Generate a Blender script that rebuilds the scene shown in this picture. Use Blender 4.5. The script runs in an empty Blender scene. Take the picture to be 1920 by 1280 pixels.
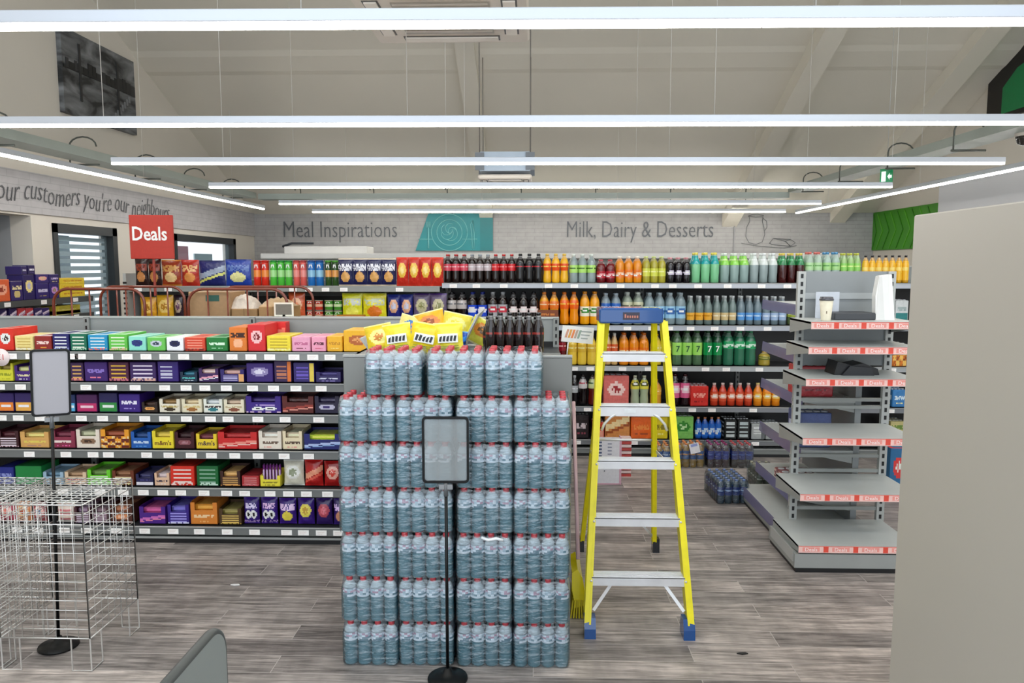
import bpy, math, random
from mathutils import Vector, Matrix
random.seed(7)
sc = bpy.context.scene
COL = sc.collection
PI = math.pi

# ------------------------------------------------------------------ camera
F = 1400.0
PITCH = math.atan(143/1400)
YAW = math.atan(42/1400*math.cos(PITCH))
CH = 1.88
def ray(px, py):
    x = (px-960)/F; y = (640-py)/F
    fy = math.cos(PITCH)+y*math.sin(PITCH); uz = -math.sin(PITCH)+y*math.cos(PITCH)
    return x*math.cos(YAW)-fy*math.sin(YAW), x*math.sin(YAW)+fy*math.cos(YAW), uz
def PY(px, py, Y):
    r = ray(px, py); t = Y/r[1]
    return Vector((r[0]*t, Y, CH+r[2]*t))
def PZ(px, py, z=0.0):
    r = ray(px, py); t = (z-CH)/r[2]
    return Vector((r[0]*t, r[1]*t, z))
def PX(px, py, X):
    r = ray(px, py); t = X/r[0]
    return Vector((X, r[1]*t, CH+r[2]*t))
def XX(px, py, Y): return PY(px, py, Y).x
cam = bpy.data.cameras.new('camera'); camo = bpy.data.objects.new('camera', cam); COL.objects.link(camo)
cam.sensor_width = 36; cam.lens = 36*F/1920; cam.clip_start = 0.05
camo.location = (0, 0, CH); camo.rotation_euler = (PI/2-PITCH, 0, YAW)
sc.camera = camo

# ------------------------------------------------------------------ colours and materials
def lin(h, k=1.0):
    h = h.lstrip('#')
    out = []
    for i in (0, 2, 4):
        c = int(h[i:i+2], 16)/255
        out.append((c/12.92 if c <= .04045 else ((c+.055)/1.055)**2.4)*k)
    return (out[0], out[1], out[2], 1.0)
def mat(name, col=None, rough=.5, metal=0, attr=False, spec=.5, coat=0, noise=0, nscale=8, bump=0, sheen=0):
    m = bpy.data.materials.new(name); m.use_nodes = True
    nt = m.node_tree; b = nt.nodes['Principled BSDF']
    b.inputs['Roughness'].default_value = rough; b.inputs['Metallic'].default_value = metal
    b.inputs['Specular IOR Level'].default_value = spec; b.inputs['Coat Weight'].default_value = coat
    src = None
    if attr:
        a = nt.nodes.new('ShaderNodeAttribute'); a.attribute_name = 'Col'; src = a.outputs['Color']
    if noise:
        tc = nt.nodes.new('ShaderNodeTexCoord'); n = nt.nodes.new('ShaderNodeTexNoise'); n.inputs['Scale'].default_value = nscale; n.inputs['Detail'].default_value = 4
        nt.links.new(tc.outputs['Object'], n.inputs['Vector'])
        mr = nt.nodes.new('ShaderNodeMapRange'); mr.inputs['From Min'].default_value = .3; mr.inputs['From Max'].default_value = .7
        mr.inputs['To Min'].default_value = 1-noise; mr.inputs['To Max'].default_value = 1+noise
        nt.links.new(n.outputs['Fac'], mr.inputs['Value'])
        mx = nt.nodes.new('ShaderNodeVectorMath'); mx.operation = 'MULTIPLY'
        if src: nt.links.new(src, mx.inputs[0])
        else: mx.inputs[0].default_value = col[:3]
        nt.links.new(mr.outputs['Result'], mx.inputs[1]); src = mx.outputs[0]
        if bump:
            bp = nt.nodes.new('ShaderNodeBump'); bp.inputs['Strength'].default_value = bump; bp.inputs['Distance'].default_value = .01
            nt.links.new(n.outputs['Fac'], bp.inputs['Height']); nt.links.new(bp.outputs['Normal'], b.inputs['Normal'])
    if src: nt.links.new(src, b.inputs['Base Color'])
    else: b.inputs['Base Color'].default_value = col
    return m
CARD = mat('printed_card', attr=True, rough=.5, noise=.05, nscale=40)
FOIL = mat('printed_foil', attr=True, rough=.28, noise=.1, nscale=30, bump=.6, coat=.15)
GLOSS = mat('glossy_plastic', attr=True, rough=.14, coat=.3)
MATT = mat('painted_metal', attr=True, rough=.42, noise=.04, nscale=5)
ALU = mat('aluminium', lin('e6e7ea'), rough=.4, metal=.3, noise=.05, nscale=12)
CHROME = mat('chrome_wire', lin('e4e4e2'), rough=.35, metal=.8)
BLACK = mat('black_plastic', lin('08090a'), rough=.4, spec=.3)
FIBRE = mat('yellow_fibreglass', lin('f4e60c'), rough=.35, noise=.06, nscale=15)
def emis(name, col, s):
    m = bpy.data.materials.new(name); m.use_nodes = True; nt = m.node_tree
    nt.nodes.remove(nt.nodes['Principled BSDF']); e = nt.nodes.new('ShaderNodeEmission')
    e.inputs['Color'].default_value = col; e.inputs['Strength'].default_value = s
    nt.links.new(e.outputs[0], nt.nodes['Material Output'].inputs['Surface']); return m
def mixtrans(name, col, rough, transp, tcol=(1, 1, 1, 1), bump=0, bscale=60, metal=0):
    m = bpy.data.materials.new(name); m.use_nodes = True; nt = m.node_tree; b = nt.nodes['Principled BSDF']
    b.inputs['Base Color'].default_value = col; b.inputs['Roughness'].default_value = rough; b.inputs['Metallic'].default_value = metal
    t = nt.nodes.new('ShaderNodeBsdfTransparent'); t.inputs['Color'].default_value = tcol
    mx = nt.nodes.new('ShaderNodeMixShader'); mx.inputs['Fac'].default_value = transp
    nt.links.new(b.outputs[0], mx.inputs[1]); nt.links.new(t.outputs[0], mx.inputs[2]); nt.links.new(mx.outputs[0], nt.nodes['Material Output'].inputs['Surface'])
    if bump:
        tc = nt.nodes.new('ShaderNodeTexCoord'); n = nt.nodes.new('ShaderNodeTexNoise'); n.inputs['Scale'].default_value = bscale; n.inputs['Detail'].default_value = 3
        mp = nt.nodes.new('ShaderNodeMapping'); mp.inputs['Scale'].default_value = (1, 1, 2.2)
        nt.links.new(tc.outputs['Object'], mp.inputs['Vector']); nt.links.new(mp.outputs[0], n.inputs['Vector'])
        bp = nt.nodes.new('ShaderNodeBump'); bp.inputs['Strength'].default_value = bump; bp.inputs['Distance'].default_value = .01
        nt.links.new(n.outputs['Fac'], bp.inputs['Height']); nt.links.new(bp.outputs['Normal'], b.inputs['Normal'])
    return m
def film_mat():
    m = bpy.data.materials.new('shrink_film'); m.use_nodes = True; nt = m.node_tree; N = nt.nodes; L = nt.links; N.remove(N['Principled BSDF'])
    g = N.new('ShaderNodeBsdfGlossy'); g.inputs['Roughness'].default_value = .12; g.inputs['Color'].default_value = (.95, .98, 1, 1)
    t = N.new('ShaderNodeBsdfTransparent'); t.inputs['Color'].default_value = lin('eef6fa'); mx = N.new('ShaderNodeMixShader')
    lw = N.new('ShaderNodeLayerWeight'); lw.inputs['Blend'].default_value = .25; mr = N.new('ShaderNodeMapRange'); mr.inputs['To Min'].default_value = .09; mr.inputs['To Max'].default_value = .8
    tc = N.new('ShaderNodeTexCoord'); mp = N.new('ShaderNodeMapping'); mp.inputs['Scale'].default_value = (1, 1, 2.6); n = N.new('ShaderNodeTexNoise'); n.inputs['Scale'].default_value = 14; n.inputs['Detail'].default_value = 5
    L.new(tc.outputs['Object'], mp.inputs[0]); L.new(mp.outputs[0], n.inputs['Vector']); bp = N.new('ShaderNodeBump'); bp.inputs['Strength'].default_value = 1; bp.inputs['Distance'].default_value = .02
    L.new(n.outputs['Fac'], bp.inputs['Height']); L.new(bp.outputs[0], g.inputs['Normal']); L.new(bp.outputs[0], lw.inputs['Normal'])
    L.new(lw.outputs['Fresnel'], mr.inputs['Value']); L.new(mr.outputs[0], mx.inputs['Fac']); L.new(t.outputs[0], mx.inputs[1]); L.new(g.outputs[0], mx.inputs[2]); L.new(mx.outputs[0], N['Material Output'].inputs['Surface'])
    return m
FILM = film_mat()
PVC = mixtrans('clear_pvc', lin('b2b8ba'), .3, .62)
VIOLET = mixtrans('violet_clear_plastic', lin('827ea6'), .25, .3)
WATER = mixtrans('water_bottle_plastic', lin('729da8'), .06, .26, tcol=lin('b0d2da'), bump=.5, bscale=60)
AIR = mixtrans('empty_bottle_neck', lin('dfe9ee'), .06, .35, bump=.3, bscale=60)  # clear air-filled top, coloured paler to paint in the bright shoulder highlights
GLASS = mixtrans('window_glass', lin('8aa0a8'), .05, .7)

# ------------------------------------------------------------------ mesh builder
class MB:
    def __init__(s): s.v = []; s.f = []; s.c = []; s.m = []; s.s = []
    def add(s, vs, fs, col, mi=0, smooth=False, M=None):
        o = len(s.v)
        for p in vs: s.v.append(tuple(M @ Vector(p)) if M else tuple(p))
        for i, f in enumerate(fs):
            s.f.append(tuple(a+o for a in f)); s.c.append(col[i] if isinstance(col, list) else col); s.m.append(mi); s.s.append(smooth)
        return s
    def box(s, x0, x1, y0, y1, z0, z1, col, mi=0, M=None):
        if x0 > x1: x0, x1 = x1, x0
        if y0 > y1: y0, y1 = y1, y0
        v = [(x0,y0,z0),(x1,y0,z0),(x1,y1,z0),(x0,y1,z0),(x0,y0,z1),(x1,y0,z1),(x1,y1,z1),(x0,y1,z1)]
        return s.add(v, [(0,3,2,1),(4,5,6,7),(0,1,5,4),(1,2,6,5),(2,3,7,6),(3,0,4,7)], col, mi, False, M)
    def cbox(s, x0, x1, y0, y1, z0, z1, b, col, mi=0, M=None):
        # box with chamfered upright and horizontal edges
        def ring(z, k): return [(x0+k+b,y0+k,z),(x1-k-b,y0+k,z),(x1-k,y0+k+b,z),(x1-k,y1-k-b,z),(x1-k-b,y1-k,z),(x0+k+b,y1-k,z),(x0+k,y1-k-b,z),(x0+k,y0+k+b,z)]
        vs = ring(z0, b*.7)+ring(z0+b, 0)+ring(z1-b, 0)+ring(z1, b*.7)
        fs = [tuple(range(7, -1, -1)), tuple(range(24, 32))]
        for r in range(3):
            for i in range(8): fs.append((r*8+i, r*8+(i+1) % 8, r*8+8+(i+1) % 8, r*8+8+i))
        return s.add(vs, fs, col, mi, False, M)
    def prism(s, poly, axis, a0, a1, col, mi=0, M=None):
        # poly: 2-D outline; axis 'x','y' or 'z' is the extrusion direction
        n = len(poly)
        def P(p, a): return {'x': (a, p[0], p[1]), 'y': (p[0], a, p[1]), 'z': (p[0], p[1], a)}[axis]
        vs = [P(p, a0) for p in poly]+[P(p, a1) for p in poly]
        fs = [tuple(range(n)), tuple(range(2*n-1, n-1, -1))]+[(i, i+n, (i+1) % n+n, (i+1) % n) for i in range(n)]
        return s.add(vs, fs, col, mi, False, M)
    def lathe(s, prof, cols, n=14, c=(0,0,0), mi=0, M=None, caps=True):
        vs = []; fs = []; cc = []
        for r, z in prof:
            for i in range(n):
                a = 2*PI*i/n; vs.append((c[0]+r*math.cos(a), c[1]+r*math.sin(a), c[2]+z))
        for k in range(len(prof)-1):
            for i in range(n):
                fs.append((k*n+i, k*n+(i+1) % n, (k+1)*n+(i+1) % n, (k+1)*n+i)); cc.append(cols[k] if isinstance(cols, list) else cols)
        if caps:
            fs.append(tuple(range(n-1, -1, -1))); cc.append(cc[0]); L = (len(prof)-1)*n; fs.append(tuple(range(L, L+n))); cc.append(cc[-2])
        return s.add(vs, fs, cc, mi, True, M)
    def tube(s, pts, r, n=6, col=(.5,.5,.5,1), mi=0, closed=False, smooth=True):
        pts = [Vector(p) for p in pts]; N = len(pts); vs = []; fs = []
        ref = None
        for i, p in enumerate(pts):
            if closed: d = pts[(i+1) % N]-pts[i-1]
            else: d = pts[min(i+1, N-1)]-pts[max(i-1, 0)]
            d.normalize()
            if ref is None: ref = Vector((0,0,1)) if abs(d.z) < .9 else Vector((1,0,0))
            u = d.cross(ref)
            if u.length < 1e-4: u = d.cross(Vector((0,1,0)))
            u.normalize(); w = u.cross(d); ref = w
            for k in range(n):
                a = 2*PI*k/n; vs.append(tuple(p+u*(r*math.cos(a))+w*(r*math.sin(a))))
        for i in range(N if closed else N-1):
            j = (i+1) % N
            for k in range(n): fs.append((i*n+k, i*n+(k+1) % n, j*n+(k+1) % n, j*n+k))
        if not closed: fs += [tuple(range(n-1, -1, -1)), tuple(range((N-1)*n, N*n))]
        return s.add(vs, fs, col, mi, smooth)
    def bar(s, a, b, w, d, col=(.5,.5,.5,1), mi=0, up=(0,1,0)):
        a = Vector(a); b = Vector(b); z = (b-a); L = z.length; z.normalize(); y = Vector(up); x = y.cross(z).normalized(); y = z.cross(x)
        M = Matrix((x, y, z)).transposed().to_4x4(); M.translation = a
        return s.box(-w/2, w/2, -d/2, d/2, 0, L, col, mi, M)
    def text(s, txt, size, M, col, mi=0, ext=.0, align='CENTER', off=0):
        vs, fs = textgeo(txt, ext/size if size else 0, align, off)
        return s.add([(x*size, y*size, z*size) for x, y, z in vs], fs, col, mi, False, M)
    def build(s, name, mats):
        me = bpy.data.meshes.new(name); me.from_pydata(s.v, [], s.f)
        if not isinstance(mats, (list, tuple)): mats = [mats]
        for m in mats: me.materials.append(m)
        at = me.color_attributes.new('Col', 'FLOAT_COLOR', 'CORNER'); buf = []
        for f, c in zip(s.f, s.c): buf += list(c)*len(f)
        at.data.foreach_set('color', buf)
        me.polygons.foreach_set('material_index', s.m); me.polygons.foreach_set('use_smooth', s.s)
        me.update(); return me
_TG = {}
def textgeo(txt, ext, align, off=0):
    k = (txt, round(ext, 4), align, off)
    if k not in _TG:
        cu = bpy.data.curves.new('t', 'FONT'); cu.body = txt; cu.size = 1; cu.align_x = align; cu.align_y = 'CENTER'; cu.resolution_u = 2; cu.extrude = ext; cu.offset = off
        o = bpy.data.objects.new('t', cu); COL.objects.link(o); bpy.context.view_layer.update()
        me = bpy.data.meshes.new_from_object(o)
        _TG[k] = ([tuple(v.co) for v in me.vertices], [tuple(p.vertices) for p in me.polygons])
        bpy.data.objects.remove(o); bpy.data.curves.remove(cu); bpy.data.meshes.remove(me)
    return _TG[k]
def front(x, y, z, rz=0, tilt=0):      # text frame that faces -Y
    return Matrix.Translation((x, y, z)) @ Matrix.Rotation(rz, 4, 'Z') @ Matrix.Rotation(PI/2+tilt, 4, 'X')

def link(name, data, parent=None, loc=(0,0,0), rz=0, rot=None, label=None, cat=None, group=None, kind=None, scale=None):
    o = bpy.data.objects.new(name, data); COL.objects.link(o); o.location = loc
    o.rotation_euler = rot if rot else (0, 0, rz)
    if scale: o.scale = scale
    if parent: o.parent = parent
    if label: o['label'] = label
    if cat: o['category'] = cat
    if group: o['group'] = group
    if kind: o['kind'] = kind
    return o
def empty(name, loc, label, cat, group=None, rz=0, kind=None):
    return link(name, None, None, loc, rz, None, label, cat, group, kind)
def part(name, mb, mats, parent, label=None):   # mb in world coordinates, parent unrotated at top level
    L = Vector(parent.location) if parent.parent is None else Vector(parent.location)+Vector(parent.parent.location)
    mb.v = [(x-L.x, y-L.y, z-L.z) for x, y, z in mb.v]
    return link(name, mb.build(name, mats), parent, (0,0,0), label=label)
def solid(name, mb, mats, loc=(0,0,0), **k):
    L = Vector(loc); mb.v = [(x-L.x, y-L.y, z-L.z) for x, y, z in mb.v]
    return link(name, mb.build(name, mats), None, loc, **k)

WHITE = lin('f4f4f2'); GREY = lin('8b8d8b'); LGREY = lin('b9bab8'); DGREY = lin('5d5f5e'); INK = lin('101114'); RED = lin('c8281e')

# ------------------------------------------------------------------ the room
XL, XR, YB, YF, HB, SL = -4.7, 5.55, 12.5, -3.0, 2.73, .445
def zc(Y): return HB+SL*(YB-Y)
def floor_mat():
    m = bpy.data.materials.new('vinyl_plank_floor'); m.use_nodes = True; nt = m.node_tree; N = nt.nodes; L = nt.links; b = N['Principled BSDF']
    tc = N.new('ShaderNodeTexCoord'); br = N.new('ShaderNodeTexBrick')
    br.offset = .37; br.inputs['Scale'].default_value = 1; br.inputs['Brick Width'].default_value = 1.22; br.inputs['Row Height'].default_value = .155
    br.inputs['Mortar Size'].default_value = .0022; br.inputs['Mortar Smooth'].default_value = .4
    br.inputs['Color1'].default_value = (0,0,0,1); br.inputs['Color2'].default_value = (1,1,1,1); br.inputs['Mortar'].default_value = (.5,.5,.5,1)
    L.new(tc.outputs['Object'], br.inputs['Vector'])
    ramp = N.new('ShaderNodeValToRGB'); e = ramp.color_ramp.elements
    e[0].color = lin('7a7370'); e[1].color = lin('a69d97'); x = e.new(.45); x.color = lin('8d8682'); x = e.new(.7); x.color = lin('9b928d')
    L.new(br.outputs['Color'], ramp.inputs['Fac'])
    # grain, shifted per plank
    sep = N.new('ShaderNodeVectorMath'); sep.operation = 'MULTIPLY_ADD'; sep.inputs[1].default_value = (7, 3, 5)
    L.new(br.outputs['Color'], sep.inputs[0]); L.new(tc.outputs['Object'], sep.inputs[2])
    mp = N.new('ShaderNodeMapping'); mp.inputs['Scale'].default_value = (.8, 11, 1); L.new(sep.outputs[0], mp.inputs['Vector'])
    n1 = N.new('ShaderNodeTexNoise'); n1.inputs['Scale'].default_value = 2.2; n1.inputs['Detail'].default_value = 6; n1.inputs['Roughness'].default_value = .68; n1.inputs['Distortion'].default_value = 1.0
    L.new(mp.outputs[0], n1.inputs['Vector'])
    mr = N.new('ShaderNodeMapRange'); mr.inputs['From Min'].default_value = .32; mr.inputs['From Max'].default_value = .68; mr.inputs['To Min'].default_value = .45; mr.inputs['To Max'].default_value = 1.6
    L.new(n1.outputs['Fac'], mr.inputs['Value'])
    mp2 = N.new('ShaderNodeMapping'); mp2.inputs['Scale'].default_value = (5, 1.5, 1); mp2.inputs['Rotation'].default_value = (0,0,.5); L.new(sep.outputs[0], mp2.inputs['Vector'])
    n2 = N.new('ShaderNodeTexNoise'); n2.inputs['Scale'].default_value = 1.4; n2.inputs['Detail'].default_value = 4; L.new(mp2.outputs[0], n2.inputs['Vector'])
    mr2 = N.new('ShaderNodeMapRange'); mr2.inputs['From Min'].default_value = .35; mr2.inputs['From Max'].default_value = .7; mr2.inputs['To Min'].default_value = .8; mr2.inputs['To Max'].default_value = 1.25
    L.new(n2.outputs['Fac'], mr2.inputs['Value'])
    mp3 = N.new('ShaderNodeMapping'); mp3.inputs['Scale'].default_value = (2.5, 34, 1); L.new(sep.outputs[0], mp3.inputs['Vector'])
    n3 = N.new('ShaderNodeTexNoise'); n3.inputs['Scale'].default_value = 2.5; n3.inputs['Detail'].default_value = 5; n3.inputs['Distortion'].default_value = .5; L.new(mp3.outputs[0], n3.inputs['Vector'])
    mr3 = N.new('ShaderNodeMapRange'); mr3.inputs['From Min'].default_value = .35; mr3.inputs['From Max'].default_value = .68; mr3.inputs['To Min'].default_value = .78; mr3.inputs['To Max'].default_value = 1.3; L.new(n3.outputs['Fac'], mr3.inputs['Value'])
    a0 = N.new('ShaderNodeVectorMath'); a0.operation = 'MULTIPLY'; L.new(ramp.outputs[0], a0.inputs[0]); L.new(mr3.outputs[0], a0.inputs[1])
    a = N.new('ShaderNodeVectorMath'); a.operation = 'MULTIPLY'; L.new(a0.outputs[0], a.inputs[0]); L.new(mr.outputs[0], a.inputs[1])
    c = N.new('ShaderNodeVectorMath'); c.operation = 'MULTIPLY'; L.new(a.outputs[0], c.inputs[0]); L.new(mr2.outputs[0], c.inputs[1])
    mx = N.new('ShaderNodeMix'); mx.data_type = 'RGBA'; L.new(br.outputs['Fac'], mx.inputs['Factor']); L.new(c.outputs[0], mx.inputs['A']); mx.inputs['B'].default_value = lin('b5aeaa')
    L.new(mx.outputs['Result'], b.inputs['Base Color']); b.inputs['Roughness'].default_value = .42
    bp = N.new('ShaderNodeBump'); bp.inputs['Strength'].default_value = .12; bp.inputs['Distance'].default_value = .004; L.new(n1.outputs['Fac'], bp.inputs['Height']); L.new(bp.outputs['Normal'], b.inputs['Normal'])
    return m
def brick_mat(name, base, axis):
    m = bpy.data.materials.new(name); m.use_nodes = True; nt = m.node_tree; N = nt.nodes; L = nt.links; b = N['Principled BSDF']
    tc = N.new('ShaderNodeTexCoord'); mp = N.new('ShaderNodeMapping')
    mp.inputs['Rotation'].default_value = (PI/2, 0, 0) if axis == 'y' else (PI/2, 0, PI/2)
    cx = N.new('ShaderNodeSeparateXYZ'); cb = N.new('ShaderNodeCombineXYZ'); L.new(tc.outputs['Object'], cx.inputs[0])
    L.new(cx.outputs['X' if axis == 'y' else 'Y'], cb.inputs['X']); L.new(cx.outputs['Z'], cb.inputs['Y'])
    br = N.new('ShaderNodeTexBrick'); br.inputs['Scale'].default_value = 1; br.inputs['Brick Width'].default_value = .3; br.inputs['Row Height'].default_value = .062
    br.inputs['Mortar Size'].default_value = .005; br.inputs['Mortar Smooth'].default_value = .6
    br.inputs['Color1'].default_value = base; br.inputs['Color2'].default_value = tuple(x*.95 for x in base[:3])+(1,); br.inputs['Mortar'].default_value = tuple(x*.78 for x in base[:3])+(1,)
    L.new(cb.outputs[0], br.inputs['Vector'])
    n = N.new('ShaderNodeTexNoise'); n.inputs['Scale'].default_value = 9; n.inputs['Detail'].default_value = 5; L.new(cb.outputs[0], n.inputs['Vector'])
    mr = N.new('ShaderNodeMapRange'); mr.inputs['To Min'].default_value = .8; mr.inputs['To Max'].default_value = 1.15; L.new(n.outputs['Fac'], mr.inputs['Value'])
    a = N.new('ShaderNodeVectorMath'); a.operation = 'MULTIPLY'; L.new(br.outputs['Color'], a.inputs[0]); L.new(mr.outputs[0], a.inputs[1])
    L.new(a.outputs[0], b.inputs['Base Color']); b.inputs['Roughness'].default_value = .6
    return m
FLOOR = floor_mat()
BRICK_Y = brick_mat('white_brick_paper_back', lin('a6a4a2'), 'y'); BRICK_X = brick_mat('white_brick_paper_side', lin('b9b6b7'), 'x')
CEIL = mat('ceiling_paint', lin('dcd6c8'), rough=.7, noise=.03, nscale=.8)
WALL = mat('wall_paint', lin('d6cfc3'), rough=.65, noise=.02, nscale=1)
mb = MB().box(XL-.2, XR+.2, YF, YB+.2, -.1, 0, GREY); solid('floor', mb, FLOOR, kind='structure')
mb = MB().box(XL-.2, XR+.2, YB, YB+.2, 0, zc(YB)+.3, GREY); solid('wall_back', mb, BRICK_Y, kind='structure')
mb = MB().prism([(YF, zc(YF)), (YB+.2, zc(YB+.2)), (YB+.2, zc(YB+.2)+.15), (YF, zc(YF)+.15)], 'x', XL-.2, XR+.2, GREY); solid('ceiling', mb, CEIL, kind='structure')
# left wall: painted piers, two windows and an open recess, brick paper band above
W1 = (7.21, 8.33); W2 = (9.68, 11.68); DO = (5.2, 6.91)
mb = MB()
for a, b_ in ((YF, DO[0]), (DO[1], W1[0]), (W1[1], W2[0]), (W2[1], YB)): mb.box(XL-.2, XL, a, b_, 0, 2.34, GREY)
for a, b_ in (W1, W2): mb.box(XL-.2, XL, a, b_, 0, .9, GREY)
for a, b_ in (W1, W2): mb.box(XL-.2, XL, a, b_, 2.29, 2.34, GREY)
mb.prism([(YF, 2.34), (YB, 2.34), (YB, zc(YB)+.1), (YF, zc(YF)+.1)], 'x', XL-.2, XL, GREY)
solid('wall_left', mb, WALL, kind='structure')
mb = MB().box(XL, XL+.02, YF, YB, 2.36, 2.74, GREY); solid('trim_1', mb, BRICK_X, kind='structure')
mb = MB().box(XL-1.2, XL-.2, DO[0], DO[1], 0, 2.34, lin('8f9090')); mb2 = MB()
mb2.box(XL-1.25, XL-1.2, DO[0]-.5, DO[1]+.5, 0, 2.4, lin('a9aaab')); mb2.box(XL-1.2, XL-.2, DO[1], DO[1]+.05, 0, 2.4, lin('a0a1a2')); mb2.box(XL-1.2, XL-.2, DO[0]-.5, DO[1], 2.35, 2.4, lin('8d8e8e')); mb2.box(XL-1.2, XL-.2, DO[0]-.05, DO[0], 0, 2.35, lin('a0a1a2')); mb2.box(XL-1.2, XL-.2, DO[0], DO[1], -.05, 0, lin('77726e'))
solid('door_1', mb2, MATT, kind='structure')
mb = MB().prism([(YF, 0), (YB, 0), (YB, zc(YB)+.1), (YF, zc(YF)+.1)], 'x', XR, XR+.2, GREY); solid('wall_right', mb, WALL, kind='structure')
# ceiling beams and purlins
for i, (bx, w, d) in enumerate(((3.2, .24, .22), (4.95, .24, .16), (-.8, .22, .08))):
    mb = MB().prism([(0, zc(0)-d), (YB, zc(YB)-d), (YB, zc(YB)), (0, zc(0))], 'x', bx-w/2, bx+w/2, GREY)
    solid('ceiling_beam', mb, CEIL, kind='structure')
mb = MB()
for y in (9.05, 5.5): mb.prism([(y-.2, zc(y-.2)), (y-.12, zc(y-.12)-.012), (y+.12, zc(y+.12)-.012), (y+.2, zc(y+.2))], 'x', XL, XR, GREY)
solid('ceiling_purlin', mb, CEIL, kind='structure')

# windows of the left wall
def window(n, y0, y1, poster):
    w = empty('window_%d' % n, (XL, (y0+y1)/2, .9), None, None, kind='structure')
    m = MB(); dk = lin('26292b')
    for a, b_, c, d in ((y0, y0+.07, .9, 2.29), (y1-.09, y1, .9, 2.29), (y0, y1, 2.2, 2.29), (y0, y1, .9, .97)): m.box(XL-.12, XL+.015, a, b_, c, d, dk)
    part('window_frame', m, MATT, w)
    part('window_glass', MB().box(XL-.07, XL-.06, y0+.07, y1-.09, .97, 2.2, WHITE), GLASS, w)
    m = MB(); k = 0; z = 1.0
    if not poster:
        while z < 2.18:
            m.box(XL-.11, XL-.085, y0+.07, y1-.09-.25*(y1-y0)*0, z, z+.045, lin('dcebf2')); z += .075
        part('blind', m, CARD, w)
    m = MB()
    if not poster: m.box(XL-.42, XL-.4, y0+.35, y0+.9, 1.75, 2.2, lin('6d7680')); m.box(XL-.42, XL-.4, y0, y1+.2, .9, 1.5, lin('b8c4d0'))
    else:
        m.box(XL-.3, XL-.28, y0+.2, y0+.45, 1, 2.15, lin('e8eef4')); m.box(XL-.3, XL-.28, y0+.5, y0+1.0, 1, 2.15, lin('e0305a')); m.box(XL-.3, XL-.28, y0+1.2, y1-.2, 1, 2.05, lin('9fb7bd'))
    part('outside_panel', m, CARD, w)
window(1, W1[0], W1[1], False); window(2, W2[0], W2[1], True)

# ------------------------------------------------------------------ lights: suspended linear fittings
LED = emis('led_diffuser', (1, .97, .92, 1), 17)
PROF = mat('fitting_profile', lin('c3c8d0'), rough=.3, metal=.3)
HL = 2.70
def strip(p0, p1, label, seam=None):
    p0 = Vector(p0); p1 = Vector(p1); c = (p0+p1)/2; d = (p1-p0); L = d.length; rz = math.atan2(d.y, d.x)
    r = empty('linear_light', (c.x, c.y, HL), label, 'ceiling light', 'suspended linear ceiling lights', rz)
    m = MB().cbox(-L/2, L/2, -.026, .026, .01, .052, .003, WHITE)
    link('housing', m.build('housing', PROF), r)
    n = max(1, round(L/1.5)); m = MB()
    for i in range(n): m.box(-L/2+i*L/n+.002, -L/2+(i+1)*L/n-.002, -.019, .019, -.006, .010, WHITE)
    link('diffuser', m.build('diffuser', LED), r)
    for i in range(4):
        x = -L/2+L*(i+.5)/4; wy = r.location.y+x*math.sin(rz); top = zc(wy)-HL
        link('suspension_wire', MB().tube([(x, 0, .05), (x, 0, max(.1, top))], .0022, 4, lin('d8d4cc')).build('suspension_wire', MATT), r)
names = ['nearest crossbar light, highest in the photo, below the ceiling cassette', 'second crossbar light from the camera, just under the harbour picture', 'third crossbar light, passing in front of the small far cassette', 'fourth crossbar light, level with the green exit sign', 'fifth crossbar light, just beyond the cable tray', 'farthest crossbar light, closest above the wall lettering']
for (y, xa, xb, dy), nm in zip(((2.665, -3.45, 3.6, .05), (4.5, -3.45, 3.75, .06), (6.2, -3.44, 3.81, .1), (8.05, -3.45, 3.78, .1), (10.23, -3.45, 3.86, .1), (11.78, -3.46, 3.9, .1)), names):
    strip((xa, y-dy, 0), (xb, y+dy, 0), 'white suspended linear light, '+nm)
strip((-3.99, 11.02, 0), (-3.99, 2.0, 0), 'white suspended linear light running away along the wall with windows')
strip((4.15, 12.1, 0), (4.15, 2.0, 0), 'white suspended linear light running away beside the green panel')

# world seen through the open shop front behind the camera
w = bpy.data.worlds.new('sky'); sc.world = w; w.use_nodes = True
w.node_tree.nodes['Background'].inputs['Color'].default_value = (.84, .92, 1, 1); w.node_tree.nodes['Background'].inputs['Strength'].default_value = 1.9
# ------------------------------------------------------------------ wall lettering and pictures
def wall_text(txt, size, x, z, y, col, label, shear=0, sx=1):
    m = MB().text(txt, size, front(x, y, z) @ Matrix.Scale(sx, 4, (1,0,0)), col, ext=.004, off=-.011)
    return solid('wall_lettering', m, MATT, (x, y, z), label=label, cat='sign')
SG = lin('55585c')
wall_text('Meal Inspirations', .39, (-4.262-2.228)/2, 2.46, YB-.012, SG, 'grey lettering Meal Inspirations on the white brick wall', sx=.93*.78)
wall_text('Milk, Dairy & Desserts', .39, (.458+3.011)/2, 2.455, YB-.012, SG, 'grey lettering Milk, Dairy & Desserts on the white brick wall', sx=.93*.73)
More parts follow.
